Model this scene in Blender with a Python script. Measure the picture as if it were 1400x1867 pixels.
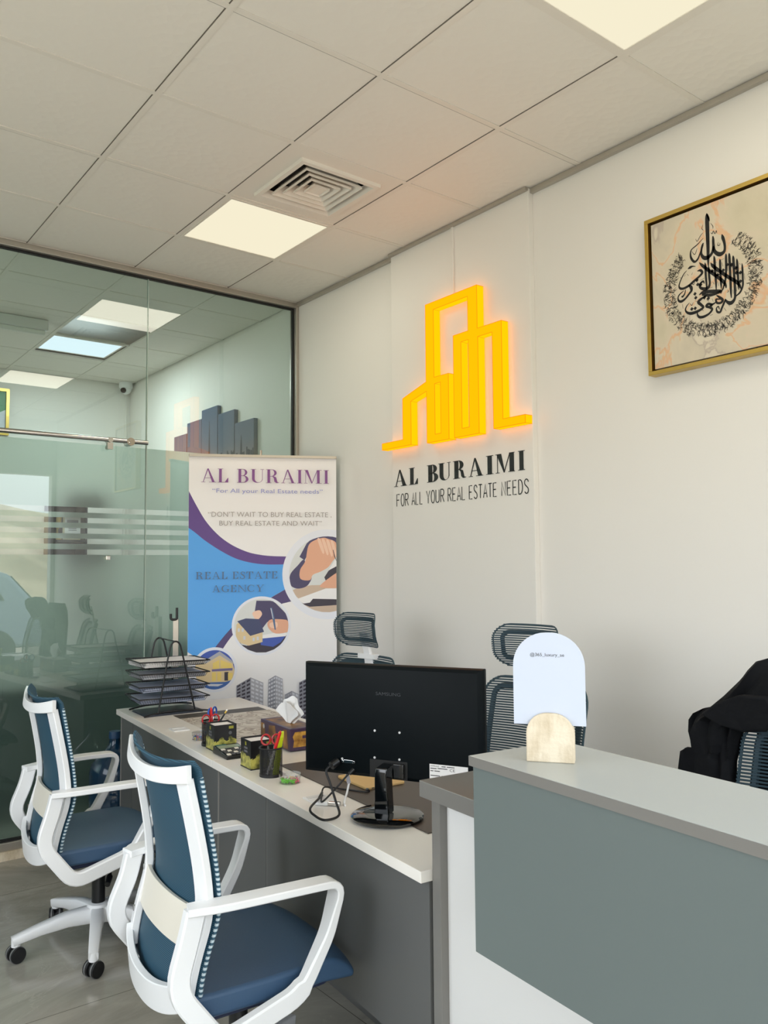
import bpy, bmesh, math, random
from mathutils import Vector, Matrix
random.seed(7)
PI = math.pi
for o in list(bpy.data.objects): bpy.data.objects.remove(o, do_unlink=True)
SC = bpy.context.scene
COL = SC.collection

# ------------------------------------------------------------------ camera
CX, CY, CZ = -2.3476, -2.2534, 1.4814
cam_d = bpy.data.cameras.new('camera'); cam = bpy.data.objects.new('camera', cam_d); COL.objects.link(cam)
def rot_vec(w):
    w = Vector(w); return Matrix.Rotation(w.length, 3, w.normalized())
_B = Matrix(((1,0,0),(0,0,-1),(0,1,0)))
_M = _B @ rot_vec((0.0680,-0.0149,-0.6571)).transposed()
_R = Matrix((_M[0], -_M[1], -_M[2])).transposed()
cam.matrix_world = Matrix.Translation((CX,CY,CZ)) @ _R.to_4x4()
cam_d.sensor_fit = 'HORIZONTAL'; cam_d.sensor_width = 36.0; cam_d.lens = 1500.1/1400*36
cam_d.clip_start = .02; cam_d.clip_end = 400
SC.camera = cam

# ------------------------------------------------------------------ light and exposure
SC.view_settings.view_transform = 'Standard'; SC.view_settings.look = 'None'
SC.view_settings.gamma = 1.0; SC.view_settings.use_curve_mapping = False
SC.view_settings.exposure = 0.0
SKY = 4.8
SUN = 5.0
PANEL = 1.0
def s2l(c):
    c = c/255.0
    return c/12.92 if c <= .04045 else ((c+.055)/1.055)**2.4
def C(r,g,b,a=1): return (s2l(r),s2l(g),s2l(b),a)
wd = bpy.data.worlds.new('sky'); SC.world = wd; wd.use_nodes = True
nt = wd.node_tree; nt.nodes.clear()
_o = nt.nodes.new('ShaderNodeOutputWorld'); _b = nt.nodes.new('ShaderNodeBackground')
_tc = nt.nodes.new('ShaderNodeTexCoord'); _sx = nt.nodes.new('ShaderNodeSeparateXYZ')
_cr = nt.nodes.new('ShaderNodeValToRGB')
nt.links.new(_tc.outputs['Generated'], _sx.inputs[0]); nt.links.new(_sx.outputs['Z'], _cr.inputs[0])
_cr.color_ramp.elements[0].position = 0.0; _cr.color_ramp.elements[0].color = (.93,.965,1.0,1)
_cr.color_ramp.elements[1].position = .75; _cr.color_ramp.elements[1].color = (.78,.89,1.0,1)
nt.links.new(_cr.outputs[0], _b.inputs[0]); _b.inputs[1].default_value = SKY
nt.links.new(_b.outputs[0], _o.inputs[0])
_s = bpy.data.lights.new('sun','SUN'); _s.energy = SUN; _s.color = (1,.95,.86); _s.angle = .02
sun = bpy.data.objects.new('sun', _s); COL.objects.link(sun)
sun.rotation_euler = (math.radians(-38), math.radians(12), 0)      # from over the back of the building on to the hills
def portal(name, w, h, loc, rot):                       # lets the sky in through a wall opening
    p = bpy.data.lights.new(name,'AREA'); p.shape = 'RECTANGLE'; p.size = w; p.size_y = h; p.cycles.is_portal = True
    o = bpy.data.objects.new(name, p); COL.objects.link(o); o.location = loc; o.rotation_euler = rot
portal('shopfront_daylight', 4.0, 2.55, (-1.55,-3.06,1.3), (PI/2,0,0))
portal('added_back_daylight', 2.4, 1.4, (-3.76,4.0,1.8), (PI/2,0,-PI/2))  # for a window opening added to brighten the back room
portal('added_side_daylight', 3.0, 1.5, (-3.76,-.10,1.75), (PI/2,0,-PI/2))  # for a side window opening added to even out the daylight
SC.cycles.max_bounces = 10; SC.cycles.diffuse_bounces = 5; SC.cycles.glossy_bounces = 5
SC.cycles.transmission_bounces = 8; SC.cycles.transparent_max_bounces = 16
SC.cycles.sample_clamp_indirect = 6.0
SC.cycles.caustics_reflective = False; SC.cycles.caustics_refractive = False

# ------------------------------------------------------------------ materials
def mat(name, col, rough=.5, metal=0, spec=.5, coat=0, emit=None, es=0, alpha=1, trans=0):
    m = bpy.data.materials.new(name); m.use_nodes = True
    p = m.node_tree.nodes['Principled BSDF']
    p.inputs['Base Color'].default_value = col; p.inputs['Roughness'].default_value = rough
    p.inputs['Metallic'].default_value = metal; p.inputs['Specular IOR Level'].default_value = spec
    p.inputs['Coat Weight'].default_value = coat; p.inputs['Alpha'].default_value = alpha
    p.inputs['Transmission Weight'].default_value = trans
    if emit: p.inputs['Emission Color'].default_value = emit; p.inputs['Emission Strength'].default_value = es
    m.diffuse_color = col
    return m
def nodes(m):
    t = m.node_tree; return t, t.nodes, t.links, t.nodes['Principled BSDF']
def add_bump(m, kind='NOISE', scale=50, strength=.1, dist=.01, detail=2):
    t,n,l,p = nodes(m)
    tc = n.new('ShaderNodeTexCoord')
    if kind == 'NOISE':
        x = n.new('ShaderNodeTexNoise'); x.inputs['Scale'].default_value = scale; x.inputs['Detail'].default_value = detail; out = x.outputs['Fac']
    elif kind == 'VORONOI':
        x = n.new('ShaderNodeTexVoronoi'); x.inputs['Scale'].default_value = scale; out = x.outputs['Distance']
    else:
        x = n.new('ShaderNodeTexWave'); x.inputs['Scale'].default_value = scale; x.bands_direction = kind; out = x.outputs['Fac']
    l.new(tc.outputs['Object'], x.inputs['Vector'])
    b = n.new('ShaderNodeBump'); b.inputs['Strength'].default_value = strength; b.inputs['Distance'].default_value = dist
    l.new(out, b.inputs['Height']); l.new(b.outputs['Normal'], p.inputs['Normal'])
    return m
def mix_noise(m, c1, c2, scale=5, detail=4, lo=.35, hi=.65, rough=.5, stretch=None, dist=0):
    t,n,l,p = nodes(m)
    tc = n.new('ShaderNodeTexCoord'); x = n.new('ShaderNodeTexNoise')
    x.inputs['Scale'].default_value = scale; x.inputs['Detail'].default_value = detail; x.inputs['Roughness'].default_value = rough
    x.inputs['Distortion'].default_value = dist
    if stretch:
        mp = n.new('ShaderNodeMapping'); mp.inputs['Scale'].default_value = stretch
        l.new(tc.outputs['Object'], mp.inputs[0]); l.new(mp.outputs[0], x.inputs['Vector'])
    else: l.new(tc.outputs['Object'], x.inputs['Vector'])
    r = n.new('ShaderNodeValToRGB'); r.color_ramp.elements[0].position = lo; r.color_ramp.elements[1].position = hi
    r.color_ramp.elements[0].color = c1; r.color_ramp.elements[1].color = c2
    l.new(x.outputs['Fac'], r.inputs[0]); l.new(r.outputs[0], p.inputs['Base Color'])
    return m, r, x, tc
def stripes(m, c1, c2, scale, axis='Z', lo=.4, hi=.6):
    t,n,l,p = nodes(m)
    tc = n.new('ShaderNodeTexCoord'); x = n.new('ShaderNodeTexWave'); x.bands_direction = axis
    x.inputs['Scale'].default_value = scale
    l.new(tc.outputs['Object'], x.inputs['Vector'])
    r = n.new('ShaderNodeValToRGB'); r.color_ramp.elements[0].position = lo; r.color_ramp.elements[1].position = hi
    r.color_ramp.elements[0].color = c1; r.color_ramp.elements[1].color = c2
    l.new(x.outputs['Fac'], r.inputs[0]); l.new(r.outputs[0], p.inputs['Base Color'])
    return m
def emis(name, col, s):
    m = bpy.data.materials.new(name); m.use_nodes = True; t = m.node_tree; t.nodes.clear()
    o = t.nodes.new('ShaderNodeOutputMaterial'); e = t.nodes.new('ShaderNodeEmission')
    e.inputs[0].default_value = col; e.inputs[1].default_value = s; t.links.new(e.outputs[0], o.inputs[0]); return m

M = {}
M['wall'] = add_bump(mat('wall_paint', C(233,230,224), .55), 'NOISE', 60, .03, .005)
M['ceil'] = add_bump(mat('ceiling_tile', C(236,232,223), .6, spec=.35), 'VORONOI', 26, .22, .006)
M['grid'] = mat('ceiling_bar', C(232,227,217), .5)
M['barshade'] = mat('ceiling_bar_shade', C(104,98,90), .8)
M['white'] = mat('white_plastic', C(238,239,240), .32)
M['whitep'] = mat('white_laminate', C(222,222,221), .3)
M['cream'] = mat('cream_plastic', C(232,226,212), .4)
M['alu'] = mat('brushed_aluminium', C(190,184,174), .35, .75)
M['steel'] = mat('polished_steel', C(205,203,200), .12, 1)
M['black'] = mat('black_plastic', C(18,20,22), .35)
M['blackgloss'] = mat('gloss_black', C(10,12,14), .06, coat=.6)
M['blackwire'] = mat('black_wire', C(22,23,26), .4)
M['rubber'] = mat('black_rubber', C(22,22,24), .6)
M['greyrim'] = mat('grey_rim', C(120,120,120), .5)
M['desktop'] = mat('ivory_laminate', C(242,238,231), .28)
M['deskgrey'] = mat('desk_grey', C(96,97,96), .45)
M['stripgrey'] = mat('edge_strip', C(150,148,142), .4)
M['recgrey'] = mat('reception_grey', C(104,114,113), .3)
M['rectop'] = mat('reception_top_grey', C(172,178,177), .2)
M['recdark'] = mat('reception_slab_grey', C(122,120,116), .3)
M['darkbrown'] = mat('desk_pad_brown', C(74,66,60), .4)
M['gasket'] = mat('black_gasket', C(8,8,8), .6)
M['navy'] = mat('navy_shell', C(38,48,80), .5)
M['gold'] = mat('gold_frame', C(206,174,90), .32, .7)
M['goldin'] = mat('gold_inner', C(120,86,34), .35, .7)
M['sheetwhite'] = mat('banner_white', C(244,244,246), .45)
M['letterblack'] = mat('letter_black', C(16,16,16), .4)
M['paper'] = mat('paper', C(236,234,232), .7)
M['red'] = mat('red_plastic', C(214,34,38), .35)
M['bluep'] = mat('blue_plastic', C(28,78,170), .35)
M['hilite'] = mat('highlighter_yellow', C(206,226,20), .35)
M['pencil'] = mat('pencil_black', C(28,28,30), .4)
M['brass'] = mat('brass', C(196,164,80), .35, .7)
M['tan'] = mat('tan_card', C(214,178,118), .5)
M['stone'], _r, _x, _t = mix_noise(mat('travertine', C(232,220,196), .6), C(188,170,140), C(222,210,188), 30, 6, .3, .6, .6, (1,1,.35))
add_bump(M['stone'], 'NOISE', 90, .35, .004, 5)
M['acrylic'] = mat('white_acrylic', C(194,202,218), .25)
M['tissue'] = add_bump(mat('tissue', C(244,244,244), .8), 'NOISE', 30, .2, .01)
M['cable'] = mat('black_cable', C(16,16,18), .5)
M['coat'] = add_bump(mat('black_cloth', C(17,18,21), .85, spec=.2), 'NOISE', 14, .5, .02, 3)
# floor: glossy grey-beige marble tile with pale veins and thin joints
M['floor'], _r, _x, _tc = mix_noise(mat('marble_tile', C(130,126,118), .12), C(138,136,127), C(182,177,165), 1.3, 8, .3, .7, .65, (1.0,2.4,1), 1.2)
_t,_n,_l,_p = nodes(M['floor'])
_v = _n.new('ShaderNodeTexNoise'); _v.inputs['Scale'].default_value = 1.1; _v.inputs['Detail'].default_value = 5; _v.inputs['Distortion'].default_value = 1.2
_l.new(_tc.outputs['Object'], _v.inputs['Vector'])
_vr = _n.new('ShaderNodeValToRGB'); _e = _vr.color_ramp.elements; _v.inputs['Roughness'].default_value=.62; _v.inputs['Detail'].default_value=9
_e[0].position = .497; _e[0].color = (0,0,0,1); _e[1].position = .5; _e[1].color = (.5,.5,.5,1); _q = _e.new(.503); _q.color = (0,0,0,1)
_l.new(_v.outputs['Fac'], _vr.inputs[0])
_mx = _n.new('ShaderNodeMix'); _mx.data_type = 'RGBA'; _l.new(_vr.outputs[0], _mx.inputs['Factor']); _l.new(_r.outputs[0], _mx.inputs['A']); _mx.inputs['B'].default_value = C(186,180,168)
_bk = _n.new('ShaderNodeTexBrick'); _bk.inputs['Scale'].default_value = 1.0; _bk.inputs['Brick Width'].default_value = 1.2; _bk.inputs['Row Height'].default_value = 1.2
_bk.inputs['Mortar Size'].default_value = .0016; _bk.offset = 0; _bk.inputs['Color1'].default_value = (0,0,0,1); _bk.inputs['Color2'].default_value = (0,0,0,1); _bk.inputs['Mortar'].default_value = (1,1,1,1)
_mp = _n.new('ShaderNodeMapping'); _mp.inputs['Location'].default_value = (.7,.51,0); _l.new(_tc.outputs['Object'], _mp.inputs[0]); _l.new(_mp.outputs[0], _bk.inputs['Vector'])
_m2 = _n.new('ShaderNodeMix'); _m2.data_type = 'RGBA'; _l.new(_bk.outputs['Color'], _m2.inputs['Factor']); _l.new(_mx.outputs['Result'], _m2.inputs['A']); _m2.inputs['B'].default_value = C(104,100,92)
_l.new(_m2.outputs['Result'], _p.inputs['Base Color'])
M['seat'] = add_bump(mat('blue_grey_seat', C(54,82,112), .5), 'NOISE', 220, .12, .002)
M['mesh'] = stripes(mat('teal_mesh', C(44,84,104), .6), C(22,54,72), C(50,92,114), 75, 'Z', .3, .7)
M['meshdark'] = mat('dark_teal_strip', C(38,60,70), .6)
M['meshrim'] = mat('dark_teal_rim', C(42,70,80), .5)
M['bead'] = stripes(mat('mesh_edge_bead', C(120,160,180), .5), C(40,80,100), C(190,205,212), 26, 'Z', .45, .55)
# clear glass: tinted see-through pane with a mirror reflection on its outer face only
def glass(name, tint, ior):
    m = bpy.data.materials.new(name); m.use_nodes = True; t = m.node_tree; n = t.nodes; n.clear(); l = t.links
    o = n.new('ShaderNodeOutputMaterial'); tr = n.new('ShaderNodeBsdfTransparent'); gl = n.new('ShaderNodeBsdfGlossy')
    tr.inputs[0].default_value = tint; gl.inputs['Roughness'].default_value = 0.0; gl.inputs[0].default_value = (.95,.97,.96,1)
    fr = n.new('ShaderNodeFresnel'); fr.inputs[0].default_value = ior
    ge = n.new('ShaderNodeNewGeometry'); iv = n.new('ShaderNodeMath'); iv.operation = 'SUBTRACT'; iv.inputs[0].default_value = 1
    mu = n.new('ShaderNodeMath'); mu.operation = 'MULTIPLY'; mx = n.new('ShaderNodeMixShader')
    l.new(ge.outputs['Backfacing'], iv.inputs[1]); l.new(fr.outputs[0], mu.inputs[0]); l.new(iv.outputs[0], mu.inputs[1])
    l.new(mu.outputs[0], mx.inputs[0]); l.new(tr.outputs[0], mx.inputs[1]); l.new(gl.outputs[0], mx.inputs[2]); l.new(mx.outputs[0], o.inputs[0])
    m.diffuse_color = (.6,.7,.66,.4); return m
M['glass'] = glass('tinted_glass', (.80,.88,.85,1), 1.9)
M['clearplastic'] = glass('clear_plastic', (.97,.97,.97,1), 1.5)
def frosted():
    m = bpy.data.materials.new('frosted_film'); m.use_nodes = True; t = m.node_tree; n = t.nodes; n.clear(); l = t.links
    o = n.new('ShaderNodeOutputMaterial'); tl = n.new('ShaderNodeBsdfTranslucent'); rf = n.new('ShaderNodeBsdfRefraction'); df = n.new('ShaderNodeBsdfDiffuse')
    tl.inputs[0].default_value = (.34,.44,.40,1); rf.inputs['Color'].default_value = (.76,.86,.81,1); rf.inputs['Roughness'].default_value = .40; rf.inputs['IOR'].default_value = 1.22
    df.inputs[0].default_value = (.42,.50,.46,1)
    a = n.new('ShaderNodeMixShader'); a.inputs[0].default_value = .80; b = n.new('ShaderNodeMixShader'); b.inputs[0].default_value = .03
    l.new(tl.outputs[0], a.inputs[1]); l.new(rf.outputs[0], a.inputs[2]); l.new(a.outputs[0], b.inputs[1]); l.new(df.outputs[0], b.inputs[2]); l.new(b.outputs[0], o.inputs[0])
    m.diffuse_color = (.5,.6,.55,1); return m
M['frost'] = frosted()
M['panelwarm'] = emis('panel_diffuser_warm', C(255,246,216), .93*PANEL)
M['panelcool'] = emis('panel_diffuser_cool', C(232,242,255), 1.45)
M['signface'] = emis('sign_face_amber', (1.0,.27,.001,1), 2.1)
M['signside'] = emis('sign_side_amber', (1.0,.30,.001,1), 2.2)
M['signtrim'] = emis('sign_trim_amber', (1.0,.24,.004,1), 1.35)

# ------------------------------------------------------------------ mesh builder
class MB:
    def __init__(s): s.v=[]; s.f=[]; s.m=[]
    def add(s, vs, fs, mi=0, T=None):
        k = len(s.v)
        for p in vs:
            p = Vector(p); s.v.append(T @ p if T is not None else p)
        for f in fs: s.f.append([k+i for i in f]); s.m.append(mi)
    def box(s, x0,x1,y0,y1,z0,z1, mi=0, T=None):
        v = [(x0,y0,z0),(x1,y0,z0),(x1,y1,z0),(x0,y1,z0),(x0,y0,z1),(x1,y0,z1),(x1,y1,z1),(x0,y1,z1)]
        s.add(v, [(0,3,2,1),(4,5,6,7),(0,1,5,4),(1,2,6,5),(2,3,7,6),(3,0,4,7)], mi, T); return s
    def poly(s, pts, mi=0, T=None): s.add(pts, [list(range(len(pts)))], mi, T); return s
    def prism(s, loop, z0, z1, mi=0, T=None):            # 2D loop (x,y), counter-clockwise, extruded in z
        n = len(loop); v = [(x,y,z0) for x,y in loop]+[(x,y,z1) for x,y in loop]
        f = [list(range(n))[::-1], list(range(n,2*n))]+[(i,(i+1)%n,n+(i+1)%n,n+i) for i in range(n)]
        s.add(v, f, mi, T); return s
    def loft(s, loops, mi=0, T=None, caps=True, closed=True):
        n = len(loops[0]); v = [p for L in loops for p in L]; f = []
        for k in range(len(loops)-1):
            for i in range(n if closed else n-1):
                j = (i+1)%n; f.append((k*n+i,k*n+j,(k+1)*n+j,(k+1)*n+i))
        if caps and closed: f.append(list(range(n))[::-1]); f.append([(len(loops)-1)*n+i for i in range(n)])
        s.add(v, f, mi, T); return s
    def lathe(s, prof, n=24, mi=0, T=None):
        loops = [[(r*math.cos(2*PI*i/n), r*math.sin(2*PI*i/n), z) for i in range(n)] for r,z in prof]
        return s.loft(loops, mi, T)
    def cyl(s, p0, p1, r0, r1=None, n=16, mi=0, T=None):
        p0=Vector(p0); p1=Vector(p1); r1 = r0 if r1 is None else r1
        d=(p1-p0).normalized(); a=d.orthogonal().normalized(); b=d.cross(a)
        L=[[p+(a*math.cos(2*PI*i/n)+b*math.sin(2*PI*i/n))*r for i in range(n)] for p,r in ((p0,r0),(p1,r1))]
        return s.loft(L, mi, T)
    def tube(s, pts, r, n=8, mi=0, T=None, closed=False):
        P=[Vector(p) for p in pts]; N=len(P); L=[]; a=None
        for i in range(N):
            t = (P[(i+1)%N]-P[i-1]) if closed else (P[min(i+1,N-1)]-P[max(i-1,0)])
            t.normalize()
            a = t.orthogonal() if a is None else a - t*a.dot(t)
            if a.length < 1e-6: a = t.orthogonal()
            a.normalize(); b=t.cross(a)
            rr = r[i] if isinstance(r,(list,tuple)) else r
            L.append([P[i]+(a*math.cos(2*PI*k/n)+b*math.sin(2*PI*k/n))*rr for k in range(n)])
        if closed: L.append(L[0])
        return s.loft(L, mi, T, caps=not closed)
    def band(s, pts, sec, side, mi=0, T=None, closed=False, ch=.55):
        # rectangular bar along pts; sec = (thickness across the path, width along 'side') per point
        P=[Vector(p) for p in pts]; N=len(P); L=[]
        for i in range(N):
            t = (P[(i+1)%N]-P[i-1]) if closed else (P[min(i+1,N-1)]-P[max(i-1,0)])
            t.normalize(); S = Vector(side[i]) if isinstance(side,list) else Vector(side)
            S = (S - t*S.dot(t)).normalized(); Nn = t.cross(S)
            a,b = (sec[i] if isinstance(sec,list) else sec); a/=2; b/=2; c=min(a,b)*ch
            q=[(a,b-c),(a-c,b),(-a+c,b),(-a,b-c),(-a,-b+c),(-a+c,-b),(a-c,-b),(a,-b+c)]
            L.append([P[i]+Nn*u+S*w for u,w in q])
        if closed: L.append(L[0])
        return s.loft(L, mi, T, caps=not closed)
    def grid(s, fn, nu, nv, mi=0, T=None):
        v=[fn(i/nu,j/nv) for j in range(nv+1) for i in range(nu+1)]
        f=[(j*(nu+1)+i,j*(nu+1)+i+1,(j+1)*(nu+1)+i+1,(j+1)*(nu+1)+i) for j in range(nv) for i in range(nu)]
        s.add(v,f,mi,T); return s
    def sheet(s, fn, nu, nv, th, mi=0, T=None):           # closed sheet of thickness th (front fn, back along normal estimate)
        A=[[Vector(fn(i/nu,j/nv)) for i in range(nu+1)] for j in range(nv+1)]; Bk=[]
        for j in range(nv+1):
            r=[]
            for i in range(nu+1):
                du=A[j][min(i+1,nu)]-A[j][max(i-1,0)]; dv=A[min(j+1,nv)][i]-A[max(j-1,0)][i]
                n=du.cross(dv); n = n.normalized() if n.length>1e-9 else Vector((1,0,0)); r.append(A[j][i]-n*th)
            Bk.append(r)
        W=nu+1; K=W*(nv+1); v=[p for r in A for p in r]+[p for r in Bk for p in r]; f=[]
        for j in range(nv):
            for i in range(nu):
                q=(j*W+i,j*W+i+1,(j+1)*W+i+1,(j+1)*W+i); f.append(q); f.append(tuple(K+k for k in q[::-1]))
        for i in range(nu): f.append((i+1,i,K+i,K+i+1)); f.append((nv*W+i,nv*W+i+1,K+nv*W+i+1,K+nv*W+i))
        for j in range(nv): f.append((j*W,(j+1)*W,K+(j+1)*W,K+j*W)); f.append(((j+1)*W+nu,j*W+nu,K+j*W+nu,K+(j+1)*W+nu))
        s.add(v,f,mi,T); return s
    def stroke(s, pts, T=None, mi=0, z=0.0, d=0.0):        # flat brush stroke, pts (x,y,width)
        L=[]
        for i,(x,y,w) in enumerate(pts):
            a=pts[max(i-1,0)]; b=pts[min(i+1,len(pts)-1)]
            t=Vector((b[0]-a[0],b[1]-a[1])); t = t.normalized() if t.length>0 else Vector((1,0)); n=Vector((-t.y,t.x))
            L.append((Vector((x,y))+n*w/2, Vector((x,y))-n*w/2))
        for (p,q),(r,u) in zip(L,L[1:]):
            s.add([(q.x,q.y,z),(u.x,u.y,z),(r.x,r.y,z),(p.x,p.y,z)],[(0,1,2,3)],mi,T)
        return s
    def build(s, name, mats, parent=None, smooth=False, bevel=0, seg=2, loc=None, rz=None, ang=40, flipfix=True):
        me=bpy.data.meshes.new(name); me.from_pydata([tuple(p) for p in s.v],[],s.f)
        if not isinstance(mats,(list,tuple)): mats=[mats]
        for m in mats: me.materials.append(m)
        if len(mats)>1: me.polygons.foreach_set('material_index', s.m)
        if flipfix:
            bm=bmesh.new(); bm.from_mesh(me); bmesh.ops.recalc_face_normals(bm, faces=bm.faces); bm.to_mesh(me); bm.free()
        if smooth:
            me.shade_smooth()
            try: me.set_sharp_from_angle(angle=math.radians(ang))
            except Exception: pass
        o=bpy.data.objects.new(name, me); COL.objects.link(o)
        if parent: o.parent=parent
        if loc is not None: o.location=loc
        if rz is not None: o.rotation_euler=(0,0,rz)
        if bevel:
            b=o.modifiers.new('bevel','BEVEL'); b.width=bevel; b.segments=seg; b.limit_method='ANGLE'; b.angle_limit=math.radians(40)
        return o
def tag(o, label, cat, group=None, kind=None):
    if label: o['label']=label
    if cat: o['category']=cat
    if group: o['group']=group
    if kind: o['kind']=kind
    return o
def thing(name, label, cat, loc=(0,0,0), rz=0, group=None):
    o=bpy.data.objects.new(name,None); COL.objects.link(o); o.empty_display_size=.05
    o.location=loc; o.rotation_euler=(0,0,rz); return tag(o,label,cat,group)
def struct(name, mb, m, **k):
    o=mb.build(name,m,**k); o['kind']='structure'; return o
def dup(root, loc, rz, label, group=None):
    r=root.copy(); COL.objects.link(r); r.location=loc; r.rotation_euler=(0,0,rz); r['label']=label
    if group: r['group']=group
    for ch in list(root.children):
        c=ch.copy(); COL.objects.link(c); c.parent=r
        for g in list(ch.children):
            d=g.copy(); COL.objects.link(d); d.parent=c
    return r
def catmull(P, k=6, closed=False):
    P=[Vector(p) for p in P]; N=len(P); out=[]
    for i in range(N if closed else N-1):
        a=P[(i-1)%N] if closed or i>0 else P[0]; b=P[i]; c=P[(i+1)%N]; d=P[(i+2)%N] if closed or i+2<N else P[-1]
        for j in range(k):
            t=j/k; out.append(.5*((2*b)+(c-a)*t+(2*a-5*b+4*c-d)*t*t+(3*b-a-3*c+d)*t**3))
    if not closed: out.append(P[-1])
    return out
def rounded(P, r, k=4, closed=False):                       # polyline with rounded corners
    P=[Vector(p) for p in P]; N=len(P); out=[]
    for i in range(N):
        if not closed and i in (0,N-1): out.append(P[i]); continue
        a=P[i-1]; b=P[i]; c=P[(i+1)%N]; rr=r[i] if isinstance(r,list) else r
        d1=(a-b); d2=(c-b); q=min(rr,d1.length*.45,d2.length*.45); p0=b+d1.normalized()*q; p1=b+d2.normalized()*q
        for j in range(k+1):
            t=j/k; out.append(p0*(1-t)**2+b*2*t*(1-t)+p1*t*t)
    return out
def rrect(x0,x1,y0,y1,r,k=5):
    out=[]
    for cx,cy,a0 in ((x1-r,y0+r,-90),(x1-r,y1-r,0),(x0+r,y1-r,90),(x0+r,y0+r,180)):
        for j in range(k+1):
            t=math.radians(a0+90*j/k); out.append((cx+r*math.cos(t),cy+r*math.sin(t)))
    return out
_tcache={}
def text_geom(body, thin=0):
    if (body,thin) in _tcache: return _tcache[(body,thin)]
    cu=bpy.data.curves.new('t','FONT'); cu.body=body; cu.size=1; cu.resolution_u=3; cu.offset=thin
    ob=bpy.data.objects.new('t',cu); COL.objects.link(ob); bpy.context.view_layer.update()
    dg=bpy.context.evaluated_depsgraph_get(); me=bpy.data.meshes.new_from_object(ob.evaluated_get(dg))
    v=[tuple(p.co) for p in me.vertices]; f=[tuple(p.vertices) for p in me.polygons]
    bpy.data.objects.remove(ob); bpy.data.curves.remove(cu); bpy.data.meshes.remove(me)
    xs=[p[0] for p in v]; x0,x1=min(xs),max(xs)
    _tcache[(body,thin)]=([(p[0]-x0,p[1],0) for p in v],f,x1-x0); return _tcache[(body,thin)]
def add_text(mb, body, x, y, width, cap, mi=0, T=None, z=0, thin=0):   # cap = capital height; baseline at y
    v,f,w=text_geom(body,thin); sx=width/w; sy=cap/.727
    mb.add([(x+p[0]*sx, y+p[1]*sy, z) for p in v], f, mi, T)

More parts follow.
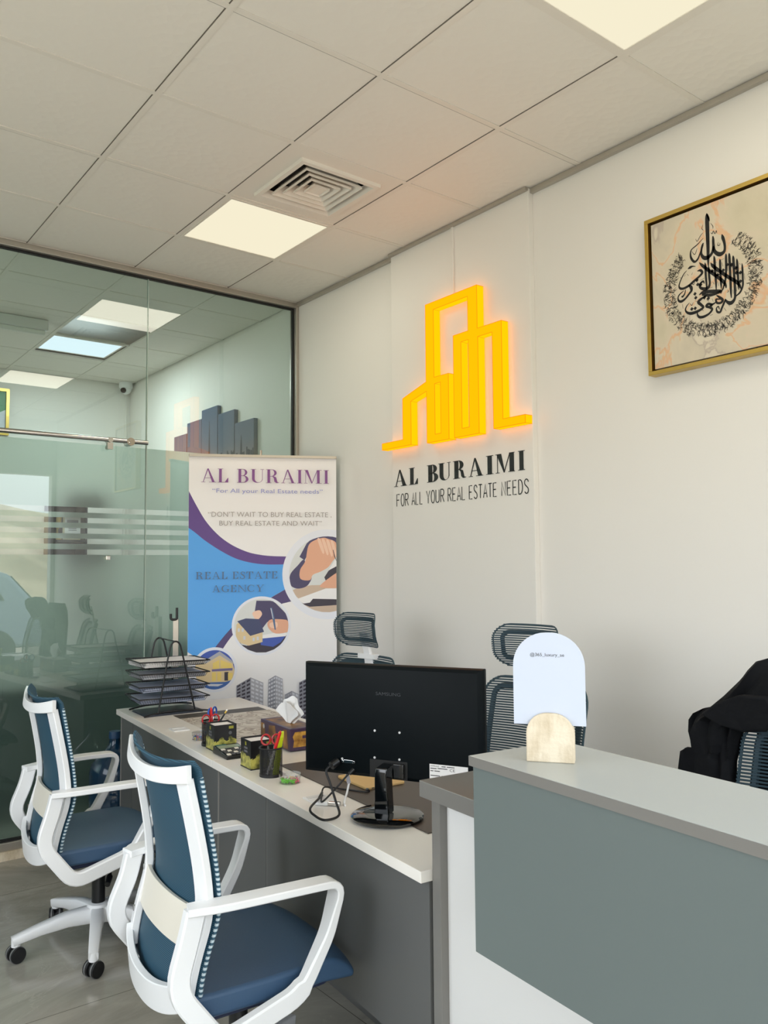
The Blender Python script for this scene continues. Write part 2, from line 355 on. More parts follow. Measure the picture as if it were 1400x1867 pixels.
# serif display capitals, drawn from stems, hairlines and bowls (cap height 1)
def arc(cx,cy,rx,ry,a0,a1,n=14): return [(cx+rx*math.cos(math.radians(a0+(a1-a0)*i/n)), cy+ry*math.sin(math.radians(a0+(a1-a0)*i/n))) for i in range(n+1)]
def serif_glyph(ch, T=.2, h=.035):
    P=[]
    R=lambda x0,x1,y0,y1: P.append([(x0,y0),(x1,y0),(x1,y1),(x0,y1)])
    def bowl(cx,cy,rx,ry,irx,iry,a0=-90,a1=90):
        o=arc(cx,cy,rx,ry,a0,a1); i=arc(cx,cy,irx,iry,a0,a1)
        for k in range(len(o)-1): P.append([i[k],o[k],o[k+1],i[k+1]])
    def stem(x,y0=0,y1=1,lo=True,hi=True,s=.08):
        R(x,x+T,y0,y1)
        if lo: R(x-s,x+T+s,0,h)
        if hi: R(x-s,x+T+s,1-h,1)
    def vs(pts):
        for (x,y,w),(x2,y2,w2) in zip(pts,pts[1:]):
            d=math.hypot(x2-x,y2-y) or 1; nx,ny=-(y2-y)/d,(x2-x)/d
            P.append([(x-nx*w/2,y-ny*w/2),(x2-nx*w2/2,y2-ny*w2/2),(x2+nx*w2/2,y2+ny*w2/2),(x+nx*w/2,y+ny*w/2)])
    if ch=='I': stem(.08); return P,.16+T
    if ch=='L':
        stem(.08); R(.08,.62,0,h); P.append([(.42,h),(.62,h),(.62,.34),(.595,.34)]); return P,.64
    if ch=='A':
        P.append([(.36,1),(.43,1),(.43+.31+T*.35,0),(.43+.31-T*.65,0)]); P.append([(.36,1),(.40,.93),(.13,0),(.09,0)])
        R(.2,.6,.3,.3+h); R(0,.24,0,h); R(.46,.88,0,h); return P,.86
    if ch=='B':
        stem(.08); R(.08,.36,1-h,1); R(.08,.4,.49,.49+h); R(.08,.4,0,h)
        bowl(.33,.75,.27,.25,.27-T*.85,.25-h); bowl(.36,.26,.31,.26,.31-T*.95,.26-h); return P,.7
    if ch=='R':
        stem(.08); R(.08,.36,1-h,1); R(.08,.4,.48,.48+h); bowl(.34,.745,.29,.255,.29-T*.9,.255-h)
        P.append([(.36,.5),(.46,.5),(.60,.42),(.66,.14),(.70,.05),(.78,.06),(.78,.03),(.70,0),(.60,.0),(.5,.1),(.46,.36)]); return P,.8
    if ch=='U':
        R(.08,.08+T,.3,1); R(0,.16+T,1-h,1); R(.68,.68+h,.3,1); R(.58,.8,1-h,1)
        o=arc(.3975,.3,.3175,.3,180,360); i=arc((.08+T+.68)/2,.3,(.68-.08-T)/2,.3-h*1.3,180,360)
        for k in range(len(o)-1): P.append([o[k],o[k+1],i[k+1],i[k]])
        return P,.82
    if ch=='M':
        R(.09,.09+h,0,1); R(0,.22,0,h); R(0,.2,1-h,1); P.append([(.06,1),(.06+T*1.1,1),(.52,.02),(.46,.02)])
        P.append([(.46,0),(.50,0),(.84,1),(.80,1)]); R(.8,.8+T,0,1); R(.72,1.08,0,h); R(.78,1.08,1-h,1); return P,1.1
    if ch=='N':
        R(.09,.09+h,0,1); R(0,.22,0,h); P.append([(.02,1),(.02+T*1.2,1),(.80,.0),(.74,0)]); R(0,.12,1-h,1); R(.77,.77+h,0,1); R(.66,.9,1-h,1); return P,.9
    if ch=='E':
        stem(.08); R(.08,.6,1-h,1); R(.08,.6,0,h); R(.2,.46,.5,.5+h); P.append([(.42,1-h),(.575,.72),(.6,.72),(.6,1-h)]); P.append([(.42,h),(.6,h),(.6,.3),(.575,.3)])
        P.append([(.44,.36),(.46,.36),(.46,.66),(.44,.66)]); return P,.66
    if ch=='T':
        R(.26,.26+T,0,1); R(.16,.36+T,0,h); R(0,.72,1-h,1); P.append([(0,1-h),(0,.7),(.025,.7),(.16,1-h)]); P.append([(.56,1-h),(.695,.7),(.72,.7),(.72,1-h)]); return P,.74
    if ch=='S':
        vs([(.50,.74,h),(.46,.9,h*1.2),(.36,.975,h*1.4),(.24,.975,h*1.6),(.12,.87,T*.6),(.13,.70,T*.9),(.28,.57,T*1.05),(.42,.43,T*1.05),(.50,.27,T*.9),(.46,.10,T*.6),(.32,.02,h*1.6),(.18,.03,h*1.3),(.09,.12,h),(.05,.3,h)])
        R(.485,.515,.7,.98); R(.035,.065,.03,.32); return P,.58
    if ch in 'CG':
        pts=[]
        for k in range(25):
            a=math.radians(42+ (318-42)*k/24); w=h+(T-h)*max(0,-math.cos(a))**1.3
            pts.append((.42+.36*math.cos(a),.5+.485*math.sin(a),w))
        vs(pts); R(.685,.71,.68,.98)
        if ch=='G': R(.62,.62+T*.8,0.06,.42); R(.5,.62+T*.8+.08,.42-h,.42)
        else: R(.685,.71,.05,.26)
        return P,.82
    if ch=='Y':
        P.append([(.06,1),(.06+T*1.15,1),(.44,.45),(.32,.45)]); P.append([(.72,1),(.76,1),(.42,.44),(.38,.47)]); R(.3,.3+T,0,.48); R(.2,.4+T,0,h); R(0,.36,1-h,1); R(.62,.86,1-h,1); return P,.86
    return P,.4
def serif_text(body, T=.2, h=.035, sp=.1):
    out=[]; x=0
    for ch in body:
        g,w=serif_glyph(ch,T,h); out.append((ch,x,g,w)); x+=w+(sp if ch!=' ' else 0)
    return out, x-sp
STROKES=[[(-12,260,2),(-11,248,18),(-11,218,22),(-11,172,20),(-11,127,18),(-12,85,14),(-12,55,5)],[(-11,256,7),(-5,239,11),(-1,225,2)],[(46,159,4),(49,146,16),(54,127,14),(56,106,13),(52,91,16),(37,86,22),(22,95,19),(13,110,16),(11,132,14),(11,150,13),(10,164,6)],[(11,126,13),(7,106,14),(-3,94,16),(-18,89,22),(-31,95,18),(-39,110,13),(-38,127,11),(-33,143,12),(-29,151,4)],[(-29,169,2),(-55,152,5),(-78,141,6),(-84,126,8),(-81,106,12),(-68,89,12),(-55,95,10),(-46,111,7),(-39,130,4)],[(11,88,2),(13,74,12),(14,29,12),(16,-16,11),(16,-45,4)],[(34,69,2),(35,56,12),(35,8,12),(36,-25,11),(36,-46,3)],[(59,82,2),(59,69,12),(58,28,12),(54,-13,11),(45,-40,8),(33,-63,5)],[(71,80,2),(72,65,13),(73,-3,13),(73,-62,11),(74,-90,4)],[(86,66,2),(87,51,13),(88,-8,13),(89,-67,13),(87,-95,13),(73,-108,20),(58,-101,14),(49,-87,5)],[(100,50,2),(101,35,12),(102,-12,12),(103,-50,10),(104,-68,3)],[(119,27,2),(120,9,10),(120,-32,10),(119,-57,10),(108,-78,10),(91,-88,6)],[(-49,81,2),(-38,67,14),(-13,40,17),(17,10,17),(44,-19,16),(54,-38,11),(55,-48,4)],[(-3,66,2),(6,51,16),(30,25,17),(66,-10,17),(96,-36,17),(108,-55,12),(112,-67,4)],[(-26,74,2),(-24,58,12),(-24,25,12),(-22,-15,10),(-22,-33,4)],[(-13,58,2),(-11,42,12),(-10,12,12),(-9,-13,12),(-16,-26,16),(-32,-27,17),(-48,-17,13),(-49,-4,11),(-36,4,10),(-31,-6,4)],[(-58,50,4),(-45,49,13),(-38,38,13),(-49,28,12),(-74,15,13),(-95,4,13),(-117,-1,13),(-132,3,12),(-137,14,8),(-131,31,6),(-116,54,5),(-102,65,2)],[(-97,5,5),(-87,-4,17),(-85,-18,14),(-94,-27,11),(-111,-42,11),(-128,-49,14),(-140,-44,11),(-143,-31,7),(-136,-20,7),(-117,-10,3)],[(-54,-44,4),(-36,-38,17),(-4,-44,18),(34,-53,14),(15,-57,13),(-14,-56,16),(-42,-45,12)],[(-23,-55,5),(-43,-60,12),(-58,-70,16),(-47,-84,14),(-39,-96,13),(-57,-104,14),(-84,-107,16),(-103,-101,13),(-113,-88,8),(-108,-74,6),(-95,-63,2)],[(16,-64,4),(30,-77,13),(40,-89,13),(32,-97,12),(17,-93,11),(14,-79,10),(29,-83,4)],[(12,-90,6),(-2,-94,11),(-18,-88,13),(-26,-95,13),(-12,-103,13),(-3,-113,12),(-16,-126,11),(-39,-132,14),(-57,-128,13),(-64,-114,7),(-59,-105,4)],[(51,-89,5),(46,-99,11),(36,-117,11),(28,-131,12),(17,-127,11),(14,-114,7),(22,-108,6),(26,-121,4)],[(-110,-8,4),(-114,-23,7),(-124,-32,10),(-128,-28,2)],[(-97,70,4),(-87,73,14),(-77,74,7),(-64,70,2)]]
THIN=[[(-29,221),(-33,207),(-27,199)],[(-60,176),(-54,165),(-40,182),(-29,190)],[(3,216),(12,201),(11,192)],[(2,180),(8,174),(13,183),(19,170),(25,180),(27,169)],[(31,134),(28,123),(36,121),(37,129)],[(-78,133),(-66,117),(-55,138)],[(13,65),(22,59)],[(38,63),(52,65)],[(42,53),(46,37)],[(17,34),(27,10)],[(43,20),(48,4)],[(62,47),(64,14)],[(77,45),(81,21)],[(92,35),(95,5)],[(110,30),(113,23)],[(112,3),(112,-29)],[(126,-13),(128,-37)],[(4,-10),(8,-20)],[(23,-13),(27,-32)],[(61,-56),(64,-63),(58,-64)],[(81,-61),(82,-76)],[(-83,11),(-76,2),(-70,11)],[(-47,10),(-30,15)],[(-10,-30),(3,-29)],[(-92,-67),(-86,-76),(-79,-66)],[(-125,-60),(-123,-79)],[(-72,-62),(-63,-67)],[(-24,-69),(-15,-80)],[(-2,-72),(3,-85)],[(-44,-102),(-38,-110)],[(-13,-134),(-1,-132)],[(44,-119),(52,-133)],[(62,-112),(67,-119)],[(-115,45),(-108,50)],[(-101,51),(-95,43)],[(-78,50),(-82,42)],[(-132,47),(-125,39)],[(98,-54),(94,-71)],[(48,-43),(43,-51)]]
DOTS=[(-61,15),(-58,-2),(-46,-7),(-71,-35),(-68,-51),(-86,-90),(-72,-91),(2,32),(24,11),(46,22),(63,38),(80,33),(96,16),(112,-6),(111,-38),(97,-2),(-33,-60),(-17,-67),(-6,-97)]

# ================================================================== THE SETTING
H = 3.25; XW = .51; XL = -3.7; YF = -3.0; YG = 2.40; YB = 5.43
struct('floor', MB().box(XL,XW+.1,YF-.1,YB+.1,-.1,0), M['floor'])
struct('wall_right', MB().box(XW,XW+.12,YF,YB+.1,0,H+.2), M['wall'])
wl=MB().box(XL-.12,XL,YF,YB+.1,2.5,H+.2).box(XL-.12,XL,YF,YB+.1,0,1.0)
for ya,yb in ((YF,-1.6),(1.4,2.8),(5.2,YB+.1)): wl.box(XL-.12,XL,ya,yb,1.0,2.5)  # window openings added in this unseen wall to let in more daylight
struct('wall_left', wl, M['wall'])
struct('wall_back', MB().box(XL,XW,YB,YB+.12,0,H+.2), M['wall'])
struct('wall_front', MB().box(XL,XW,YF-.12,YF,2.6,H+.2).box(XL,-3.55,YF-.12,YF,0,2.6).box(.46,XW,YF-.12,YF,0,2.6), M['wall'])
struct('wall_pillar', MB().box(.478,XW,.285,1.325,0,H), M['wall'], bevel=.002)
# ceiling: tiles between exposed bars
gx = [-.6*k for k in range(-0,7)]                       # bar lines running along the wall
gy = [ .594*k for k in range(-6,5)]                     # bar lines running across
gyb = [4.06+.594*k for k in range(-2,3)]
LIGHT_CELLS = {(-.6,2),( -.6,-2)}
cl = MB()
def tiles(mb, ys, y0, y1, skip):
    xs = [XL]+sorted(gx)+[XW]; yy=[y0]+[y for y in ys if y0+.02<y<y1-.02]+[y1]
    for i in range(len(xs)-1):
        for j in range(len(yy)-1):
            xa,xb,ya,yb = xs[i],xs[i+1],yy[j],yy[j+1]
            if any(xa-.01<cx<xb+.01 and ya-.01<cy<yb+.01 for cx,cy in skip): continue
            g=.013; mb.box(xa+g,xb-g,ya+g,yb-g,H+.003,H+.02)
SKIP=[(-.3,1.485),(-.3,-.891),(-.3,.891)]
tiles(cl, gy, YF, YG-.04, SKIP)
tiles(cl, gyb, YG+.04, YB, [(-.3,4.3),(-.3,3.75)])
cl.box(XL,XW,YF,YB,H+.2,H+.24)
struct('ceiling', cl, M['ceil'])
gb = MB()
for x in gx: gb.box(x-.012,x+.012,YF,YG-.03,H,H+.012); gb.box(x-.012,x+.012,YG+.03,YB,H,H+.012)
for y in gy: gb.box(XL,XW,y-.012,y+.012,H+.0004,H+.012)
for y in gyb: gb.box(XL,XW,y-.012,y+.012,H+.0004,H+.012)
struct('trim_1', gb, M['grid'])                         # the T bars of the ceiling grid
gr = MB()
for x in gx:
    gr.box(x-.0155,x-.0125,YF,YG-.04,H+.001,H+.012)
for y in gy[::2]: gr.box(XL,XW,y+.0125,y+.0145,H+.0012,H+.012)
struct('trim_2', gr, M['barshade'])                       # shade line beside the bars, put in as dark strips
wa = MB().box(XW-.02,XW,YF,.285,H-.022,H).box(XW-.02,XW,1.325,YG-.04,H-.022,H).box(.458,.478,.285,1.325,H-.014,H)
struct('trim_3', wa, M['alu'])                          # wall angle under the ceiling edge
struct('baseboard_right', MB().box(XW-.012,XW,YF,YG-.04,0,.08), M['whitep'])

# glass partition: metal channel frame, fixed pane, door pane, rail
fr = MB().box(XL,XW,YG-.04,YG+.04,H-.032,H).box(XW-.022,XW,YG-.04,YG+.04,.05,H-.032).box(XL,XW,YG-.03,YG+.03,.045,.085)
struct('trim_4', fr, M['alu'], bevel=.002)
gk = MB().box(XL,XW-.022,YG-.012,YG+.012,H-.042,H-.032).box(XW-.032,XW-.022,YG-.012,YG+.012,.085,H-.042).box(XL,XW-.022,YG-.012,YG+.012,.085,.097)
struct('trim_5', gk, M['gasket'])
struct('trim_6', MB().box(XL,XW,YG-.045,YG+.045,0,.045), M['stone'])
FT=2.193                                                # top of the frosted film
ST=[(1.833,1.803),(1.774,1.745),(1.716,1.686),(1.657,1.628),(1.598,1.568)]   # clear stripes
def pane(name, x0, x1, y, kids=True):
    p = struct(name, MB().box(x0,x1,y-.005,y+.005,.097,H-.042), M['glass'])
    f = MB(); z = FT
    for a,b in ST+[(.1,.1)]:
        f.poly([(x0,y+.0065,a),(x1,y+.0065,a),(x1,y+.0065,z),(x0,y+.0065,z)]); z=b
    f.build('frosted_film', M['frost'], p, flipfix=False)
    return p
pane('window_1', -.514, XW-.032, YG)
d1 = pane('door_1', -1.72, -.520, YG)
pane('window_2', XL, -1.726, YG)
ed = MB().box(-.5196,-.5146,YG-.007,YG+.007,.097,H-.042)
ed.build('edge_seal', mat('glass_edge', C(168,186,178), .2), d1)
MB().box(-.752,-.728,YG-.03,YG-.006,1.538,1.562).build('door_knob', M['steel'], d1, bevel=.003)
# polished rail across the door glass, with its clamps
rl = thing('sliding_door_rail', 'polished steel rail with round clamps across the top of the frosted glass door', 'rail', (-1.6,YG-.05,2.215))
MB().cyl((-1.5,0,0),(1.072,0,.004),.0135,n=20).build('rail_tube', M['steel'], rl, smooth=True)
for x,drop in ((.85,1),(.967,0)):
    c = MB().cyl((x,-.018,0),(x,.043,0),.023 if not drop else .014,n=24)
    if not drop: c.cyl((x,-.024,0),(x,-.018,0),.012,n=16)
    else: c.box(x-.016,x+.016,-.012,.012,-.052,-.014).cyl((x,-.008,-.038),(x,.04,-.038),.013)
    c.build('clamp', M['steel'], rl, smooth=True, ang=30)

# ceiling lights and air diffusers (each fills one grid cell)
def ceiling_light(loc, label, m, w=.576, d=.57, watt=5.0, tint=(1,.93,.78), group='square ceiling light panels'):
    t = thing('ceiling_light', label, 'ceiling light', loc, 0, group)
    f = MB()
    for x0,x1,y0,y1 in ((-w/2,w/2,-d/2,-d/2+.014),(-w/2,w/2,d/2-.014,d/2),(-w/2,-w/2+.014,-d/2+.014,d/2-.014),(w/2-.014,w/2,-d/2+.014,d/2-.014)):
        f.box(x0,x1,y0,y1,-.002,.022)
    f.build('frame', M['grid'], t)
    MB().box(-w/2+.014,w/2-.014,-d/2+.014,d/2-.014,.001,.012).build('light_diffuser', m, t)
    a = bpy.data.lights.new('panel_light','AREA'); a.shape='RECTANGLE'; a.size=w-.03; a.size_y=d-.03; a.energy=watt; a.color=tint
    ao = bpy.data.objects.new('panel_light',a); COL.objects.link(ao); ao.parent=t; ao.location=(0,0,-.003)
    return t
ceiling_light((-.302,1.485,H), 'lit square ceiling panel next to the air vent, nearest the glass partition', M['panelwarm'])
ceiling_light((-.302,-.891,H), 'lit square ceiling panel cut off by the top edge of the photo', M['panelwarm'])
ceiling_light((-.32,4.30,H), 'bright bluish white ceiling panel seen behind the glass partition', M['panelcool'], .55, .47, 26, (.92,.96,1))
def diffuser(loc, label):
    t = thing('air_vent', label, 'air vent', loc, 0)
    f = MB(); L=[]
    for q,z in ((.287,.001),(.215,.001),(.213,-.014),(.19,-.014),(.176,.02)): L.append([(-q,-q,z),(q,-q,z),(q,q,z),(-q,q,z)])
    f.loft(L, caps=False); f.build('frame', M['grid'], t)
    for k in range(4):
        q=.152-.036*k; b=MB(); L=[]
        for a,z in ((q,-.002),(q,-.012),(q-.003,-.012),(q-.034,.034),(q-.031,.036),(q-.003,-.002),(q,-.002)): L.append([(-a,-a,z),(a,-a,z),(a,a,z),(-a,a,z)])
        b.loft(L, caps=False).build('louvre', M['grid'], t)
    MB().loft([[(-.036,-.036,-.006),(.036,-.036,-.006),(.036,.036,-.006),(-.036,.036,-.006)],[(-.004,-.004,.026),(.004,-.004,.026),(.004,.004,.026),(-.004,.004,.026)]]).build('centre_cone', M['grid'], t)
    MB().box(-.2,.2,-.2,.2,.06,.065).build('duct_backing', M['gasket'], t)
    s=MB()
    for a,b,c_,d in ((-.2,-.195,-.2,.2),(.195,.2,-.2,.2),(-.195,.195,-.2,-.195),(-.195,.195,.195,.2)): s.box(a,b,c_,d,.02,.06)
    s.build('duct_side', M['gasket'], t)
diffuser((-.302,.891,H+.002), 'square air vent with nested louvres beside the lit ceiling panel')

# ================================================================== SIGN WALL
# amber lit outline of buildings
SX=.478; SD=.045
OUT=[(.046,.072),(.231,.072),(.231,.296),(.427,.352),(.427,.762),(.813,.762),(.813,.545),(.975,.545),(.975,.074),(1.115,.074),(1.115,.036),(.914,.036),(.914,.503),(.816,.503),(.816,.028),(.640,.028),(.640,.548),(.748,.548),(.748,.722),(.490,.722),(.490,.364),(.600,.364),(.600,.028),(.430,.028),(.430,.302),(.300,.270),(.300,.036),(.046,.036)]
HOLES=[[(.494,.330),(.540,.330),(.540,.066),(.494,.066)],[(.696,.504),(.750,.504),(.750,.068),(.696,.068)]]
def outline_mesh(loops, depth):
    cu=bpy.data.curves.new('c','CURVE'); cu.dimensions='2D'; cu.fill_mode='BOTH'; cu.extrude=depth/2
    for L in loops:
        sp=cu.splines.new('POLY'); sp.points.add(len(L)-1); sp.use_cyclic_u=True
        for p,q in zip(sp.points,L): p.co=(q[0],q[1],0,1)
    ob=bpy.data.objects.new('c',cu); COL.objects.link(ob); bpy.context.view_layer.update()
    me=bpy.data.meshes.new_from_object(ob.evaluated_get(bpy.context.evaluated_depsgraph_get()))
    bpy.data.objects.remove(ob); bpy.data.curves.remove(cu); return me
TW = Matrix(((0,0,-1,SX-.004),(-1,0,0,1.4),(0,1,0,2.1),(0,0,0,1)))   # wall plane: x to the right along the wall, y up, z out of the wall
sg = thing('illuminated_sign', 'glowing amber outline of tall buildings mounted on the pillar above the black lettering', 'sign', (SX,.82,2.1))
me = outline_mesh([OUT]+HOLES, SD)
SL = Matrix(((0,0,-1,0),(-1,0,0,.58),(0,1,0,0),(0,0,0,1)))           # the same plane in the sign's own frame
fa=MB(); si=MB(); tr=MB()
for p in me.polygons:
    vs=[SL @ Vector((v.co.x,v.co.y,v.co.z+SD/2+.004)) for v in (me.vertices[i] for i in p.vertices)]
    (fa if abs(p.normal.z)>.5 else si).add(vs,[list(range(len(vs)))])
fa.build('sign_face', M['signface'], sg); si.build('sign_side', M['signside'], sg)
for L in [OUT]+HOLES:
    n=len(L)
    for i in range(n):
        a=L[i]; b=L[(i+1)%n]
        tr.tube([SL@Vector((a[0],a[1],SD+.004)), SL@Vector((b[0],b[1],SD+.004))], .0016, 5)
        tr.tube([SL@Vector((a[0],a[1],SD+.004)), SL@Vector((a[0],a[1],.004))], .0013, 5)
tr.build('sign_trim', M['signtrim'], sg)
# cable duct coming down from the ceiling behind the sign
tag(MB().box(.468,.478,.796,.812,2.83,H-.014).build('cable_duct', M['wall'], bevel=.002), 'slim white cable duct running from the ceiling down to the amber sign', 'cable duct')

# black lettering: each letter a flat piece stuck to the pillar
lt = thing('wall_lettering', 'large black serif letters AL BURAIMI on the pillar below the amber sign', 'lettering', (SX,.82,1.929))
XS={0:.093,1:.222,2:.371,3:.464,4:.574,5:.690,6:.815,7:.878,8:1.028-.002}
start={'A0':.093,'L1':.222,'B3':.371,'U4':.462,'R5':.575,'A6':.689,'I7':.812,'M8':.876,'I9':1.022}
wid={'A0':.11,'L1':.077,'B3':.094,'U4':.098,'R5':.099,'A6':.101,'I7':.050,'M8':.128,'I9':.043}
for i,ch in enumerate('AL BURAIMI'):
    if ch==' ': continue
    g,w=serif_glyph(ch, .24, .03); k='%s%d'%(ch,i); q=MB(); sx=wid[k]/(w+.02)
    for p in g:
        q.prism([(start[k]+x*sx, y*.091) for x,y in p], .0005, .0025, T=SL)
    o=q.build('letter', M['letterblack'], lt)
# condensed sans letters made from even strokes
def seg(ch):
    return {'F':[[(0,0),(0,1),(.36,1)],[(0,.52),(.3,.52)]],'O':[arc(.2,.5,.2,.5,0,360,24)],'R':[[(0,0),(0,1)],[(0,1),(.2,1)]+arc(.2,.75,.16,.25,90,-90,10)+[(0,.5)],[(.16,.5),(.38,0)]],
     'A':[[(0,0),(.2,1),(.4,0)],[(.07,.32),(.33,.32)]],'L':[[(0,1),(0,0),(.33,0)]],'Y':[[(0,1),(.2,.45),(.4,1)],[(.2,.45),(.2,0)]],'U':[[(0,1),(0,.2)]+arc(.18,.2,.18,.2,180,360,12)+[(.36,1)]],
     'E':[[(.34,1),(0,1),(0,0),(.34,0)],[(0,.52),(.28,.52)]],'S':[[(.36,.8)]+arc(.19,.78,.17,.22,20,200,10)+[(.06,.62),(.32,.38)]+arc(.19,.22,.17,.22,20,-160,10)],
     'T':[[(0,1),(.38,1)],[(.19,1),(.19,0)]],'N':[[(0,0),(0,1),(.36,0),(.36,1)]],'D':[[(0,0),(0,1),(.14,1)]+arc(.14,.5,.22,.5,90,-90,14)+[(0,0)]]}[ch]
l2 = thing('wall_lettering', 'thin black sans line FOR ALL YOUR REAL ESTATE NEEDS below the serif letters', 'lettering', (SX,.82,1.818))
WORDS=[('FOR',.113,.216),('ALL',.243,.335),('YOUR',.364,.506),('REAL',.533,.664),('ESTATE',.690,.883),('NEEDS',.913,1.086)]
for wtxt,xa,xb in WORDS:
    n=len(wtxt); adv=(xb-xa)/(n*.40+(n-1)*.14+.02); x=xa
    for ch in wtxt:
        q=MB()
        for s_ in seg(ch):
            q.stroke([(x+px*adv, py*.066+.001, .0052) for px,py in s_], T=SL, z=.0015)
        q.build('letter', M['letterblack'], l2); x+=.54*adv

# framed calligraphy
pf = thing('framed_picture', 'gold framed marble print with black round calligraphy on the right wall', 'picture', (XW-.001,-.62,2.55))
PL = Matrix(((0,0,-1,0),(-1,0,0,0),(0,1,0,0),(0,0,0,1)))
fm=MB()
X0,X1,Z0,Z1=-.278,.29,-.315,.318
for a,b,c_,d in ((X0,X1,Z0,Z0+.016),(X0,X1,Z1-.016,Z1),(X0,X0+.016,Z0+.016,Z1-.016),(X1-.016,X1,Z0+.016,Z1-.016)):
    fm.box(a,b,c_,d,.0,.046,0,PL)
fm.build('frame', M['gold'], pf, bevel=.0015)
fi=MB()
for a,b,c_,d in ((X0+.016,X1-.016,Z0+.016,Z0+.0165),(X0+.016,X1-.016,Z1-.0165,Z1-.016),(X0+.016,X0+.0165,Z0+.0165,Z1-.0165),(X1-.0165,X1-.016,Z0+.0165,Z1-.0165)):
    fi.box(a,b,c_,d,.004,.044,0,PL)
fi.build('frame_lining', M['goldin'], pf)
mm=mat('marble_print', C(208,196,172), .5)
t_,n_,l_,p_=nodes(mm)
tc=n_.new('ShaderNodeTexCoord'); nz=n_.new('ShaderNodeTexNoise'); nz.inputs['Scale'].default_value=2.4; nz.inputs['Detail'].default_value=5; nz.inputs['Distortion'].default_value=1.6
l_.new(tc.outputs['Object'],nz.inputs['Vector']); r=n_.new('ShaderNodeValToRGB'); e=r.color_ramp.elements
e[0].position=.25; e[0].color=C(196,186,160); e[1].position=.72; e[1].color=C(226,214,190)
for pos,c_ in ((.40,C(206,196,172)),(.478,C(212,198,176)),(.494,C(222,178,140)),(.503,C(216,186,152)),(.512,C(212,200,178)),(.60,C(202,192,172)),(.612,C(184,170,156)),(.622,C(214,204,184))):
    k=e.new(pos); k.color=c_
l_.new(nz.outputs['Fac'],r.inputs[0]); l_.new(r.outputs[0],p_.inputs['Base Color'])
MB().box(X0+.024,X1-.024,Z0+.024,Z1-.024,.002,.034,0,PL).build('canvas', mm, pf)
cg=MB(); IK=.0346
def sm(pts,k=5): return [(p.x,p.y,max(.0004,p.z)) for p in catmull([(x/1000,y/1000,w/1000) for x,y,w in [(q[0],q[1],q[2]*.74) for q in pts]],k)]
for s_ in STROKES: cg.stroke(sm(s_), T=PL, z=IK)
for s_ in THIN: cg.stroke(sm([(x,y,(3.2 if 0<i<len(s_)-1 else 1.6)) for i,(x,y) in enumerate(s_)],4), T=PL, z=IK+.0002)
for x,y in DOTS:
    x/=1000; y/=1000; d=.0075
    cg.add([PL@Vector((x-d,y,IK)),PL@Vector((x,y-d,IK)),PL@Vector((x+d,y,IK)),PL@Vector((x,y+d,IK))],[(0,1,2,3)])
cg.build('calligraphy', M['letterblack'], pf, flipfix=False)
rg=MB(); rnd=random.Random(11)
a=-215+360
for k in range(950):                                     # ring of small script, open at the upper left
    th=math.radians(130+285*rnd.random()); rr=.150+.050*rnd.random(); cx=-.005+rr*math.cos(th); cy=-.012+rr*math.sin(th)
    L=.007+.013*rnd.random(); o=th+rnd.choice((0,0,PI/2,.6,-.6))+rnd.uniform(-.3,.3); cv=rnd.uniform(-1.4,1.4); P=[]
    for j in range(6):
        u=j/5-.5; P.append((cx+L*u*math.cos(o)-cv*L*(u*u-.1)*math.sin(o), cy+L*u*math.sin(o)+cv*L*(u*u-.1)*math.cos(o), (.0006+.0011*math.sin(PI*j/5))))
    rg.stroke(P, T=PL, z=IK+.0001+.000001*k)
    if k%2==0:
        x=cx+rnd.uniform(-.008,.008); y=cy+rnd.uniform(-.008,.008); d=.0012
        rg.add([PL@Vector((x-d,y,IK)),PL@Vector((x,y-d,IK)),PL@Vector((x+d,y,IK)),PL@Vector((x,y+d,IK))],[(0,1,2,3)])
rg.build('script_ring', M['letterblack'], pf, flipfix=False)

# ================================================================== DESKS
AX = Vector((.0913,.9958,0)).normalized(); BX = Vector((AX.y,-AX.x,0)); E0 = Vector((-1.038,-.692,0))
RD = math.atan2(BX.y,BX.x)                               # the desks stand slightly askew to the wall
def AB(a,b,z=0): p=E0+AX*a+BX*b; return (p.x,p.y,z)
def make_desk(a0, label, panel_bottom, splits):
    t = thing('office_desk', label, 'desk', AB(a0,0), RD, 'grey and ivory office desks in a row')
    L=1.398; W=.69
    MB().box(0,W,0,L,.722,.75).build('worktop', M['desktop'], t, bevel=.0015)
    cuts=[0]+splits+[L]
    for y0,y1 in zip(cuts,cuts[1:]):
        MB().box(.028,.046,y0+.004,y1-.004,panel_bottom,.721).build('front_panel', M['deskgrey'], t)
        if y0>0: MB().box(.030,.044,y0-.0035,y0+.0035,panel_bottom,.721).build('edge_strip', M['stripgrey'], t)
    for y in (.002,L-.022): MB().box(.05,W-.03,y,y+.02,0,.721).build('side_panel', M['deskgrey'], t)
    MB().box(.024,.028,L-.006,L-.002,.02,.721).build('edge_strip', M['stripgrey'], t)
    MB().box(.30,.316,.03,L-.03,.0,.5).build('modesty_board', M['deskgrey'], t)
    return t
make_desk(.0005, 'grey desk with ivory top under the black monitor, beside the reception counter', .29, [.955])
make_desk(1.4015, 'grey desk with ivory top under the paper trays, nearer the glass partition', .05, [1.18])

